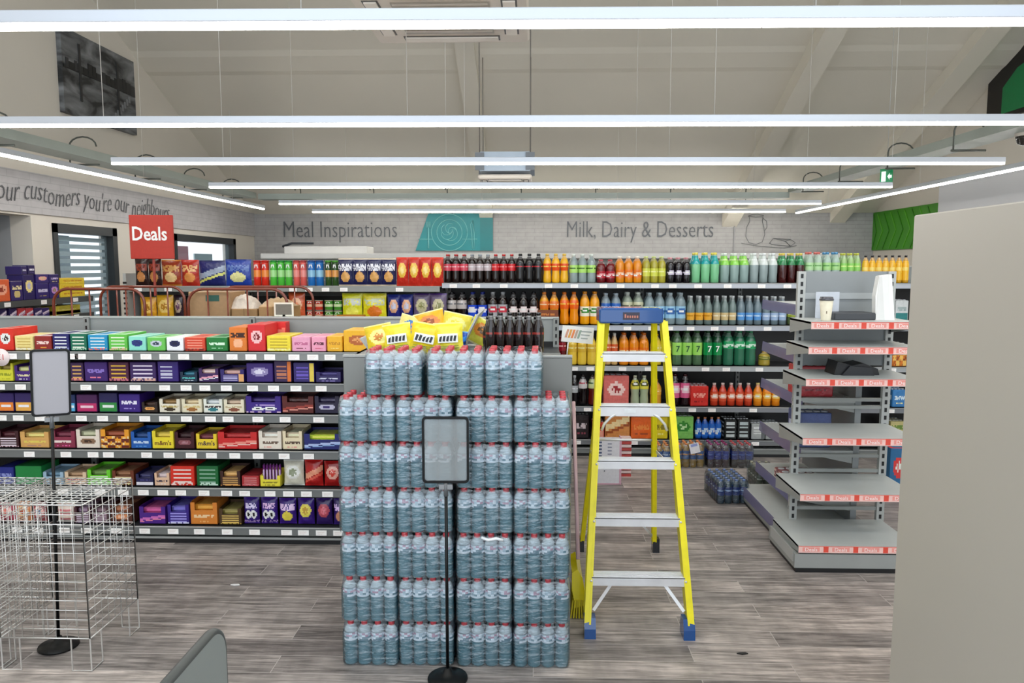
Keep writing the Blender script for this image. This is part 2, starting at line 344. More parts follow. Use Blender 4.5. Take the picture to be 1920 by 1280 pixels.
# handwriting along the band on the window side wall
M = Matrix.Translation((XL+.028, 6.78, 2.555)) @ Matrix.Rotation(PI/2, 4, 'Z') @ Matrix.Rotation(PI/2, 4, 'X')
Sh = Matrix(((1, .25, 0, 0), (0, 1, 0, 0), (0, 0, 1, 0), (0, 0, 0, 1)))
m = MB().text("you're our customers you're our neighbours", .29, M @ Sh @ Matrix.Scale(.70, 4, (1,0,0)), lin('3a3a3e'), ext=.002, align='LEFT', off=-.017)
m.v = [(x, y-.9+.0*y, z+.035*math.sin(y*9)*.6) for x, y, z in m.v]
solid('wall_lettering', m, MATT, (XL+.03, 6, 2.5), label="dark handwriting our customers you're our neighbours on the band above the windows", cat='sign')
# teal panel with plate and cutlery
def polyline(m, pts, r, col, y): m.tube([(px, y, pz) for px, pz in pts], r, 4, col)
def circ(cx, cz, r, n=36, a0=0, a1=2*PI): return [(cx+r*math.cos(a0+(a1-a0)*i/n), cz+r*math.sin(a0+(a1-a0)*i/n)) for i in range(n+1)]
t = empty('wall_sign', (-1.3, YB-.02, 2.12), 'teal panel with a line drawing of a plate, fork and knife', 'sign')
m = MB().prism([(-1.98, 2.12), (-.69, 2.12), (-.69, 2.73), (-1.76, 2.73)], 'y', YB-.025, YB, lin('0f7f84')); m.prism([(-.90, 2.12), (-.69, 2.12), (-.69, 2.73), (-.90, 2.73)], 'y', YB-.027, YB, lin('0b7276')); part('panel', m, MATT, t)
m = MB(); c1 = lin('7fc4c4'); y = YB-.03
for r in (.30, .21): polyline(m, circ(-1.41, 2.42, r), .006, c1, y)
polyline(m, [(-1.98+.05, 2.31), (-1.70, 2.31)], .005, c1, y); polyline(m, [(-1.2, 2.31), (-.95, 2.31)], .005, c1, y)
for k in range(5): polyline(m, circ(-1.41+.05*math.cos(k*1.3), 2.44+.05*math.sin(k*1.3), .07+.01*k, 12, k, k+4), .005, c1, y)
for x in (-1.79, -1.77, -1.75, -1.73): polyline(m, [(x, 2.5), (x, 2.6)], .006, c1, y)
polyline(m, [(-1.76, 2.16), (-1.76, 2.5)], .012, c1, y); polyline(m, [(-1.03, 2.15), (-1.04, 2.4), (-1.06, 2.55), (-1.02, 2.62), (-1.0, 2.4), (-1.0, 2.15)], .006, c1, y)
part('drawing', m, MATT, t)
# jug and cheese drawing
m = MB(); ck = lin('6b6e70'); y = YB-.014
polyline(m, [(3.50, 2.68), (3.56, 2.70), (3.66, 2.705), (3.75, 2.69), (3.74, 2.67), (3.62, 2.66), (3.50, 2.68)], .005, ck, y)
polyline(m, [(3.52, 2.66), (3.53, 2.6), (3.48, 2.5), (3.47, 2.35), (3.52, 2.25), (3.64, 2.22), (3.74, 2.26), (3.78, 2.38), (3.76, 2.5), (3.73, 2.6), (3.74, 2.66)], .005, ck, y)
polyline(m, [(3.74, 2.64), (3.80, 2.6), (3.81, 2.5), (3.77, 2.44)], .005, ck, y)
polyline(m, [(3.40, 2.24), (3.7, 2.19), (4.1, 2.16), (4.3, 2.2)], .004, ck, y); polyline(m, [(3.86, 2.24), (3.92, 2.32), (4.2, 2.30), (4.28, 2.25), (4.2, 2.19), (3.9, 2.22), (3.86, 2.24)], .005, ck, y); polyline(m, [(3.92, 2.32), (4.12, 2.27), (4.2, 2.19)], .005, ck, y); polyline(m, [(4.12, 2.27), (4.2, 2.30)], .005, ck, y)
solid('wall_drawing', m, MATT, (3.8, YB-.014, 2.3), label='line drawing of a milk jug and butter on the brick wall', cat='sign')
m = MB().box(3.27, 3.285, YB-.02, YB, 2.1, 2.73, lin('8d8d8c')); solid('trim_2', m, MATT, kind='structure')
# green panel on the right wall
t = empty('wall_sign', (XR-.02, 11.5, 2.12), 'green panel with a chevron pattern on the side wall', 'sign')
m = MB().box(XR-.025, XR, 10.36, YB, 2.12, 2.73, lin('3f8f17')); part('panel', m, MATT, t)
m = MB()
for i in range(9):
    for s in (-1, 1):
        y0 = 10.6+.22*i; m.bar((XR-.03, y0, 2.42), (XR-.03, min(y0+.2, YB-.02), 2.42+s*.28), .02, .006, lin('2f7a0c') if (i+s) % 2 else lin('58a827'), up=(1,0,0))
part('chevrons', m, MATT, t)
# canvas picture on the left wall
def canvas_mat():
    m = bpy.data.materials.new('monochrome_print'); m.use_nodes = True; nt = m.node_tree; N = nt.nodes; L = nt.links; b = N['Principled BSDF']
    tc = N.new('ShaderNodeTexCoord'); mp = N.new('ShaderNodeMapping'); mp.inputs['Scale'].default_value = (1, 1.1, 3.2); L.new(tc.outputs['Object'], mp.inputs['Vector'])
    n = N.new('ShaderNodeTexNoise'); n.inputs['Scale'].default_value = 2.2; n.inputs['Detail'].default_value = 6; n.inputs['Distortion'].default_value = .6; L.new(mp.outputs[0], n.inputs['Vector'])
    r = N.new('ShaderNodeValToRGB'); r.color_ramp.elements[0].position = .38; r.color_ramp.elements[0].color = lin('1c1e20'); r.color_ramp.elements[1].position = .72; r.color_ramp.elements[1].color = lin('8a8c8e')
    L.new(n.outputs['Fac'], r.inputs['Fac']); L.new(r.outputs[0], b.inputs['Base Color']); b.inputs['Roughness'].default_value = .5; return m
t = empty('canvas_picture', (XL+.02, 8.13, 3.39), 'black and white harbour scene on a canvas high on the wall', 'picture')
part('canvas', MB().box(XL, XL+.05, 7.45, 8.80, 3.39, 4.22, INK), canvas_mat(), t)
m = MB(); y = 7.5
while y < 8.75:
    h = random.uniform(.03, .13); wd = random.uniform(.04, .1); m.box(XL+.05, XL+.056, y, y+wd, 3.84-.02*(y-7.5), 3.87+h, lin(random.choice(['101113', '1b1c1e', '2b2c2e']))); y += wd+.005
m.box(XL+.05, XL+.055, 7.47, 8.78, 3.83, 3.86, lin('0e0f10'))
for a in (7.72, 8.42): m.box(XL+.05, XL+.057, a, a+.035, 3.55, 4.12, lin('222325'))
for k in range(8): m.box(XL+.05, XL+.055, 8.3+.05*k, 8.33+.05*k, 3.45+.04*k, 3.52+.04*k, lin('77797b'))
part('town_outline', m, CARD, t)
t = empty('canvas_picture', (XR-.02, 9.0, 3.55), 'black picture with a green figure at the frame edge high on the wall', 'picture')
part('canvas', MB().box(XR-.05, XR, 8.1, 9.5, 3.6, 4.4, lin('14100f')), CARD, t)
part('green_print', MB().prism([(8.15, 3.65), (9.2, 3.65), (9.2, 3.95), (8.95, 4.12), (8.15, 4.3)], 'x', XR-.056, XR-.05, lin('0f7d45')), CARD, t)
# exit sign
p = PY(1662, 333, 8.2)
t = empty('exit_sign', (p.x, p.y, p.z-.07), 'green emergency exit sign hanging near the far ceiling', 'exit sign', rz=-.55)
t.scale = (.52, .8, .95)
link('box', MB().cbox(-.12, .12, -.02, .02, 0, .17, .006, lin('0fa05f')).build('box', GLOSS), t)
m = MB()
m.box(-.09, -.01, -.024, -.02, .03, .14, WHITE); m.box(-.07, -.03, -.027, -.024, .05, .09, lin('0fa05f')); m.prism([(.02, .085), (.06, .12), (.06, .1), (.1, .1), (.1, .07), (.06, .07), (.06, .05)], 'y', -.024, -.02, WHITE)
link('running_figure_and_arrow', m.build('pictogram', emis('exit_white', lin('dffbea'), 1.2)), t)
link('hanging_bracket', MB().tube([(0, 0, .17), (0, 0, zc(8.2)-p.z+.07)], .005, 5, LGREY).build('hanging_bracket', MATT), t)
# small sign over the left wall
# ceiling cassettes
def cassette(x, y, z, w, label, box):
    t = empty('ceiling_cassette', (x, y, z), label, 'air conditioner'); cr = lin('ddd3c6')
    m = MB().cbox(x-w/2, x+w/2, y-w/2, y+w/2, z, z+.05, .015, cr); part('grille_panel', m, MATT, t)
    m = MB().box(x-w*.28, x+w*.28, y-w*.28, y+w*.28, z-.006, z, lin('a59c90'))
    for i in range(9): m.box(x-w*.27, x+w*.27, y-w*.27+i*w*.06, y-w*.25+i*w*.06, z-.012, z-.006, lin('c2b8ab'))
    part('intake_grille', m, MATT, t)
    for sx, sy in ((0,-1), (0,1), (-1,0), (1,0)):
        m = MB(); cx, cy = x+sx*w*.39, y+sy*w*.39
        hx, hy = (w*.3, w*.035) if sx == 0 else (w*.035, w*.3)
        m.box(cx-hx, cx+hx, cy-hy, cy+hy, z-.012, z, lin('efe7dc')); m.box(cx-hx-.01, cx+hx+.01, cy-hy-.01, cy+hy+.01, z-.003, z, lin('3a3632')); part('louvre', m, MATT, t)
    if box:
        m = MB().box(x-w/2+.02, x+w/2-.02, y-w/2+.02, y+w/2-.02, z+.09, z+.30, lin('aebccb')); part('casing', m, MATT, t)
        m = MB()
        for sx in (-1, 1):
            for sy in (-1, 1): m.box(x+sx*(w/2-.02)-.05, x+sx*(w/2-.02)+.05, y+sy*(w/2-.02)-.02, y+sy*(w/2-.02)+.02, z+.1, z+.29, lin('6c7177'))
        part('corner_bracket', m, MATT, t)
    else:
        part('casing', MB().box(x-w/2+.05, x+w/2-.05, y-w/2+.05, y+w/2-.05, z+.05, z+.3, lin('b9b2a6')), MATT, t)
    m = MB()
    for sx in (-1, 1):
        for sy in (-1, 1): m.tube([(x+sx*(w/2-.02), y+sy*(w/2-.02), z+.28), (x+sx*(w/2-.02), y+sy*(w/2-.02), zc(y+sy*w/2)-.0)], .006, 5, lin('77716a'))
    part('hanging_rods', m, MATT, t)
cassette(-.50, 4.30, 3.245, .93, 'large cream ceiling cassette air conditioner above the nearest lights', False)
cassette(-.33, 8.7, 2.83, .60, 'small far ceiling cassette hung on long rods beyond the third light', True)
# cable trays with hooks
TR = lin('98a098')
def tray(a, b, label):
    a = Vector(a); b = Vector(b); t = empty('cable_tray', ((a.x+b.x)/2, (a.y+b.y)/2, min(a.z, b.z)), label, 'cable tray', 'galvanised cable trays under the ceiling')
    d = (b-a).normalized(); n = Vector((-d.y, d.x, 0)); m = MB(); up = Vector((0,0,1))
    m.bar(a, b, .25, .01, TR, up=(0,0,1)); m.bar(a+n*.125+up*.035, b+n*.125+up*.035, .01, .08, TR, up=(0,0,1)); m.bar(a-n*.125+up*.035, b-n*.125+up*.035, .01, .08, TR, up=(0,0,1))
    part('channel', m, MATT, t); L = (b-a).length; k = max(2, int(L/1.1))
    for i in range(k):
        c = a+d*(L*(i+.5)/k); m = MB(); pts = [c+n*.13+up*z for z in (-.06, .12)]+[c+n*(.13*math.cos(q))+up*(.12+.09*math.sin(q)) for q in [PI*j/8 for j in range(1, 9)]]
        m.tube(pts, .008, 5, lin('4d5049')); m.tube([c+n*.15-up*.05, c-n*.15-up*.05], .01, 5, lin('4d5049')); part('hook', m, MATT, t)
    m = MB()
    for i in range(3):
        o = n*(-.06+.05*i); m.tube([a+o+up*.02, (a+b)/2+o+up*(.03+.01*i), b+o+up*.02], .012, 5, lin('d8d8d2'))
    part('cables', m, MATT, t)
tray((-4.25, 3.0, 2.87), (-4.25, 11.1, 2.87), 'galvanised cable tray with hooks running above the window wall')
tray((3.8, 2.5, 2.93), (3.8, 11.1, 2.93), 'galvanised cable tray with hooks above the side aisle by the exit sign')
tray((-4.1, 11.25, 2.86), (3.7, 11.25, 2.86), 'galvanised cable tray crossing in front of the far brick wall')
for x, y, z, nm in ((4.15, 6.2, 2.9, 'round security camera hanging below the side cable tray'),):
    t = empty('security_camera', (x-.25, y, z), nm, 'camera')
    part('dome', MB().lathe([(.02, -.07), (.05, -.055), (.06, -.02), (.065, 0)], lin('33302d'), 14, (x-.25, y, z)), GLOSS, t)
    part('mount', MB().lathe([(.07, 0), (.07, .05), (.03, .07), (.012, .08), (.012, zc(y)-z)], lin('d9d2c8'), 14, (x-.25, y, z)), MATT, t)

# ------------------------------------------------------------------ products
_C = {}
def pat(style, a, b, c, seed=0):
    rnd = random.Random(seed)
    rowj = [rnd.random() for _ in range(60)]
    def f(u, v):
        h = (math.sin(u*97.3+v*57.7+seed*3.1)*43758.5) % 1
        if style == 'plain': return a
        if style == 'txt':
            if .42 < v < .66 and .12 < u < .88 and h < .78: return b
            if .14 < v < .24 and .2 < u < .8 and h < .7: return c
            return a
        if style == 'band': return b if v < .48 else (c if .62 < v < .78 and .15 < u < .85 and h < .8 else a)
        if style == 'oval':
            r = ((u-.5)/.36)**2+((v-.55)/.25)**2
            return c if r < .3 and h < .8 else (b if r < 1 else a)
        if style == 'oval2':
            r = ((u-.5)/.3)**2+((v-.33)/.2)**2
            if r < 1: return c
            return b if .55 < v < .8 and .08 < u < .92 and h < .75 else a
        if style == 'bars':
            if .12 < u < .88 and .12 < v < .9 and int(v*9) % 2: return b
            if v < .12 and h < .7: return c
            return a
        if style == 'col':
            if u > .78: return c
            if .1 < u < .75 and .15 < v < .9 and int(v*10) % 2: return b
            return a
        if style == 'eyes':
            for cx in (.33, .68):
                r = math.hypot((u-cx)*1.0, (v-.38)*1.15)
                if r < .08: return INK
                if r < .19: return WHITE
            if .62 < v < .8 and .15 < u < .85 and h < .75: return b
            return c if v < .14 and h < .5 else a
        if style == 'diag':
            d = v-.35-.35*(u-.5)
            if abs(d-.18) < .11: return b
            if abs(d+.02) < .05: return c
            return a
        if style == 'grid': return b if (int(u*4)+int(v*4)) % 2 and h < .9 else (c if h < .25 else a)
        if style == 'halves': return (a if v > .5 else b) if not (.22 < v < .34 and .15 < u < .85) else c
        return a
    return f
def grid_face(m, x0, x1, y, z0, z1, fn, nx=18, nz=14, mi=0):
    vs = [(x0+(x1-x0)*i/nx, y, z0+(z1-z0)*j/nz) for j in range(nz+1) for i in range(nx+1)]
    fs = [(j*(nx+1)+i, j*(nx+1)+i+1, (j+1)*(nx+1)+i+1, (j+1)*(nx+1)+i) for j in range(nz) for i in range(nx)]
    m.add(vs, fs, [fn((i+.5)/nx, (j+.5)/nz) for j in range(nz) for i in range(nx)], mi)
def carton_mesh(w, h, d, style, a, b, c, top=None, seed=0):
    m = MB(); m.cbox(-w/2, w/2, 0, d, 0, h, min(.003, h*.04), a)
    grid_face(m, -w/2+.004, w/2-.004, -.0006, .004, h-.004, pat(style, a, b, c, seed))
    tp = top or b; m.box(-w/2+.003, w/2-.003, .004, d-.003, h, h+.0006, tp)
    m.box(-w*.3, w*.3, d*.15, d*.85, h+.0006, h+.001, a)
    return m.build('carton', CARD)
def tray_mesh(w, h, d, style, a, b, c, seed=0):
    # display tray: low front, cut-away sides rising to the back
    m = MB(); fh = h*.62
    m.box(-w/2, w/2, 0, .003, 0, fh, a); m.box(-w/2, w/2, 0, d, 0, .003, a); m.box(-w/2, w/2, d-.003, d, 0, h, a)
    for s in (-1, 1):
        x = s*w/2; m.prism([(0, 0), (d, 0), (d, h), (.03, h), (0, h*.96)], 'x', x-.0015*(s+1), x+.003-.0015*(s+1), a)
        m.box(x-s*w*.16, x, -.001, .002, fh-.001, h*.97, a)
    grid_face(m, -w/2+.002, w/2-.002, -.0006, .002, fh, pat(style, a, b, c, seed), 18, 9)
    return m.build('tray', CARD)
def bar_mesh(w, t, d, a, b):
    m = MB(); m.cbox(-w/2, w/2, 0, d, 0, t, min(t*.25, .006), a); m.box(-w*.34, w*.34, -.0008, .001, t*.25, t*.75, b); m.box(-w*.3, w*.3, .01, d*.9, t, t+.0006, b)
    return m.build('wrapped_bar', FOIL)
def bag_mesh(w, h, d, style, a, b, c, seed=0, hdr=None):
    m = MB(); nx, nz = 16, 20; fn = pat(style, a, b, c, seed); rnd = random.Random(seed+5)
    ph = [rnd.uniform(0, 6) for _ in range(4)]
    def P(i, j, s):
        u = i/nx; v = j/nz; e = (math.sin(PI*u)**.55)*(math.sin(PI*min(1, max(0, (v-.03)/.94)))**.5)
        wob = .0025*math.sin(9*u+ph[0]+7*v)+.002*math.sin(17*v+ph[1]); pinch = 1-.07*math.sin(PI*v)**2
        return ((u-.5)*w*(1-.05*math.sin(PI*v)), d/2+s*(d/2*e+wob*e), v*h)
    for s in (-1, 1):
        vs = [P(i, j, s) for j in range(nz+1) for i in range(nx+1)]
        fs = []; cc = []
        for j in range(nz):
            for i in range(nx):
                q = (j*(nx+1)+i, j*(nx+1)+i+1, (j+1)*(nx+1)+i+1, (j+1)*(nx+1)+i); fs.append(q if s < 0 else q[::-1])
                v = (j+.5)/nz; col = fn((i+.5)/nx, v)
                if v > .93 or v < .05: col = hdr or a
                cc.append(col)
        m.add(vs, fs, cc, 0, True)
    return m.build('bag', FOIL)
def tube_mesh(r, h, a, b, c):
    m = MB(); m.lathe([(r*.96, 0), (r, .004), (r, h*.35), (r, h*.62), (r, h*.88), (r, h*.93)], [LGREY, a, b, a, a], 16)
    m.lathe([(r*1.04, h*.93), (r*1.04, h*.985), (r*.98, h)], c, 16)
    m.add([(-r*.5, -r*.9-.001, h*.7), (r*.5, -r*.9-.001, h*.7), (r*.38, -r*.98-.001, h*.84), (-r*.38, -r*.98-.001, h*.84)], [(0,1,2,3)], WHITE)
    return m.build('crisp_tube', GLOSS)
def bottle_meshes(r, h, liq, cap, lab, acc, band=(.42, .66), shape='std', style='txt', empty_top=True):
    k = ('b', r, h, liq, cap, lab, acc, band, shape, style)
    if k in _C: return _C[k]
    sh = {'std': [(.82,0),(.95,.012),(1,.04),(1,.2),(.97,.36),(1,.45),(1,.66),(.9,.74),(.68,.82),(.4,.9),(.36,.93)],
          'curvy': [(.8,0),(.92,.012),(.97,.06),(.98,.2),(.84,.38),(.96,.52),(1,.64),(.93,.73),(.68,.82),(.4,.9),(.36,.93)],
          'slim': [(.8,0),(.95,.02),(.9,.2),(.98,.35),(.98,.6),(.82,.7),(.5,.82),(.42,.9),(.4,.93)],
          'can': [(.86,0),(1,.04),(1,.3),(1,.7),(1,.93),(.88,.98),(.86,1)]}[shape]
    m = MB(); prof = [(a*r, z*h) for a, z in sh]
    cols = [liq]*(len(prof)-1)
    if shape != 'can': cols[-1] = tuple(x*.5+.3 for x in liq[:3])+(1,); cols[-2] = tuple(x*.8+.1 for x in liq[:3])+(1,)
    if shape == 'can': cols = [LGREY, liq, lab, liq, LGREY, LGREY]
    m.lathe(prof, cols, 16); body = m.build('bottle', GLOSS)
    capm = labm = None
    if shape != 'can':
        capm = MB().lathe([(r*.42, h*.925), (r*.43, h*.995), (r*.38, h)], cap, 12).build('cap', GLOSS)
        m = MB(); fn = pat(style, lab, acc, WHITE, 3); z0, z1 = band; nz = 6; n = 20; vs = []; fs = []; cc = []
        for j in range(nz+1):
            z = z0+(z1-z0)*j/nz
            rr = r*1.0
            for q in range(len(sh)-1):
                if sh[q][1] <= z <= sh[q+1][1]: rr = r*(sh[q][0]+(sh[q+1][0]-sh[q][0])*(z-sh[q][1])/(sh[q+1][1]-sh[q][1]))
            for i in range(n): a_ = 2*PI*i/n-PI; vs.append(((rr+.0012)*math.sin(a_), -(rr+.0012)*math.cos(a_), z*h))
        for j in range(nz):
            for i in range(n):
                fs.append((j*n+i, j*n+(i+1) % n, (j+1)*n+(i+1) % n, (j+1)*n+i)); u = (i+.5)/n; uu = (u-.25)*2
                cc.append(fn(uu, (j+.5)/nz) if 0 < uu < 1 else lab)
        m.add(vs, fs, cc, 0, True); labm = m.build('label', GLOSS)
    _C[k] = (body, capm, labm); return _C[k]
def put_bottle(x, y, z, ms, label, group, name='drink_bottle', cat='bottle', rz=0, scale=None):
    o = link(name, ms[0], None, (x, y, z), rz, None, label, cat, group, scale=scale)
    if ms[1]: link('cap', ms[1], o)
    if ms[2]: link('label', ms[2], o)
    return o
def lx(s): return lin(s) if isinstance(s, str) else s

# ------------------------------------------------------------------ shelving
def tags(m_tag, shelf, xs, y, z, L):
    for x in xs: link('price_tag', m_tag, shelf, (x-L.x, y-L.y, z-L.z))
def tag_mesh(w=.073, h=.036):
    m = MB().box(-w/2, w/2, -.002, 0, -h/2, h/2, lin('fffdfa'))
    for k in range(3): m.box(-w*.35, w*(.3-.1*k), -.0025, -.002, h*(.14-.2*k), h*(.18-.2*k), lin('d8c4be'))
    return m.build('price_tag', CARD)
TAG = tag_mesh()
def shelving(label, x0, x1, yf, yb, zs, edge_h, base_h, top, uprights, tagxs, edge_cols, group, yfs=None, backc='0d0e0f', basec='7b7f7d'):
    c = Vector(((x0+x1)/2, yf, 0)); t = empty('shelving_unit', tuple(c), label, 'shelving', group)
    m = MB().box(x0, x1, yb-.02, yb+.02, .02, top-.16, lin(backc)); m.box(x0, x1, yb-.021, yb+.021, top-.16, top, lin('8f9493')); m.box(x0, x1, yb-.03, yb+.03, top, top+.012, lin('b0b4b2')); part('back_panel', m, MATT, t)  # near-black below the top strip: shade between shelves put into the colour
    m = MB().box(x0, x1, yf+.015, yb, .03, base_h, lin(basec)); m.box(x0, x1, yf+.02, yb, 0, .03, INK); m.box(x0, x1, yf+.008, yf+.018, base_h-.012, base_h, lin('9da09e')); part('base_plinth', m, MATT, t)
    for u in uprights:
        m = MB().box(u-.02, u+.02, yb-.045, yb-.015, .03, top+.01, lin('8b8f8d'))
        zz = .12
        while zz < top-.02: m.box(u-.006, u+.006, yb-.048, yb-.045, zz, zz+.025, INK); zz += .05
        part('upright', m, MATT, t)
    for i, z in enumerate(zs):
        y0 = (yfs[i] if yfs else yf)
        m = MB().box(x0+.005, x1-.005, y0+.02, yb-.02, z-.02, z, lin('303234')); ec = edge_cols[i]  # dark metal top, deepened in colour to paint the shade under the shelves
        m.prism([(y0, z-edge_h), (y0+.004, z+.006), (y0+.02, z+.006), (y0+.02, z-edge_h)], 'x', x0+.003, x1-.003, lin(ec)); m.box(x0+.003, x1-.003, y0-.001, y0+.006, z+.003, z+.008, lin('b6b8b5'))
        sh = part('shelf', m, MATT, t)
        for x in tagxs[i]: link('price_tag', TAG, sh, (x-c.x, y0-.001-c.y, z-edge_h/2-.001), rot=(0, 0, 0))
    return t
YG = 4.86   # confectionery unit front
ZS = [PY(400, y, YG).z for y in (661, 719, 777, 845, 915, 987)]
def pxs(lst, yy, Y): return [XX(p, yy, Y) for p in lst]
ctags = [[30, 66, 144, 158, 209, 245, 280, 315, 350, 395, 440, 475, 510, 555, 590, 622], [4, 43, 165, 213, 257, 312, 352, 387, 427, 476, 515, 557, 604],
         [3, 35, 76, 153, 193, 232, 272, 309, 350, 395, 428, 484, 535, 598], [51, 120, 171, 200, 272, 314, 356, 394, 438, 482, 531, 577],
         [66, 110, 180, 224, 262, 299, 333, 377, 420, 454, 502, 537, 571, 611], [18, 58, 108, 150, 207, 261, 315, 365, 418, 470, 531, 563, 597, 630]]
shelving('long grey shelving unit with six dark shelves of chocolate and sweets facing the camera', -4.15, .175, YG-.03, 5.32, ZS, .047, .048, 1.5, [-3.23, -2.02, -.85, .155],
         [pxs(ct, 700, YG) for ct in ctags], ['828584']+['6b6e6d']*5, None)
ORD = ['top', 'second', 'third', 'fourth', 'fifth', 'lowest']
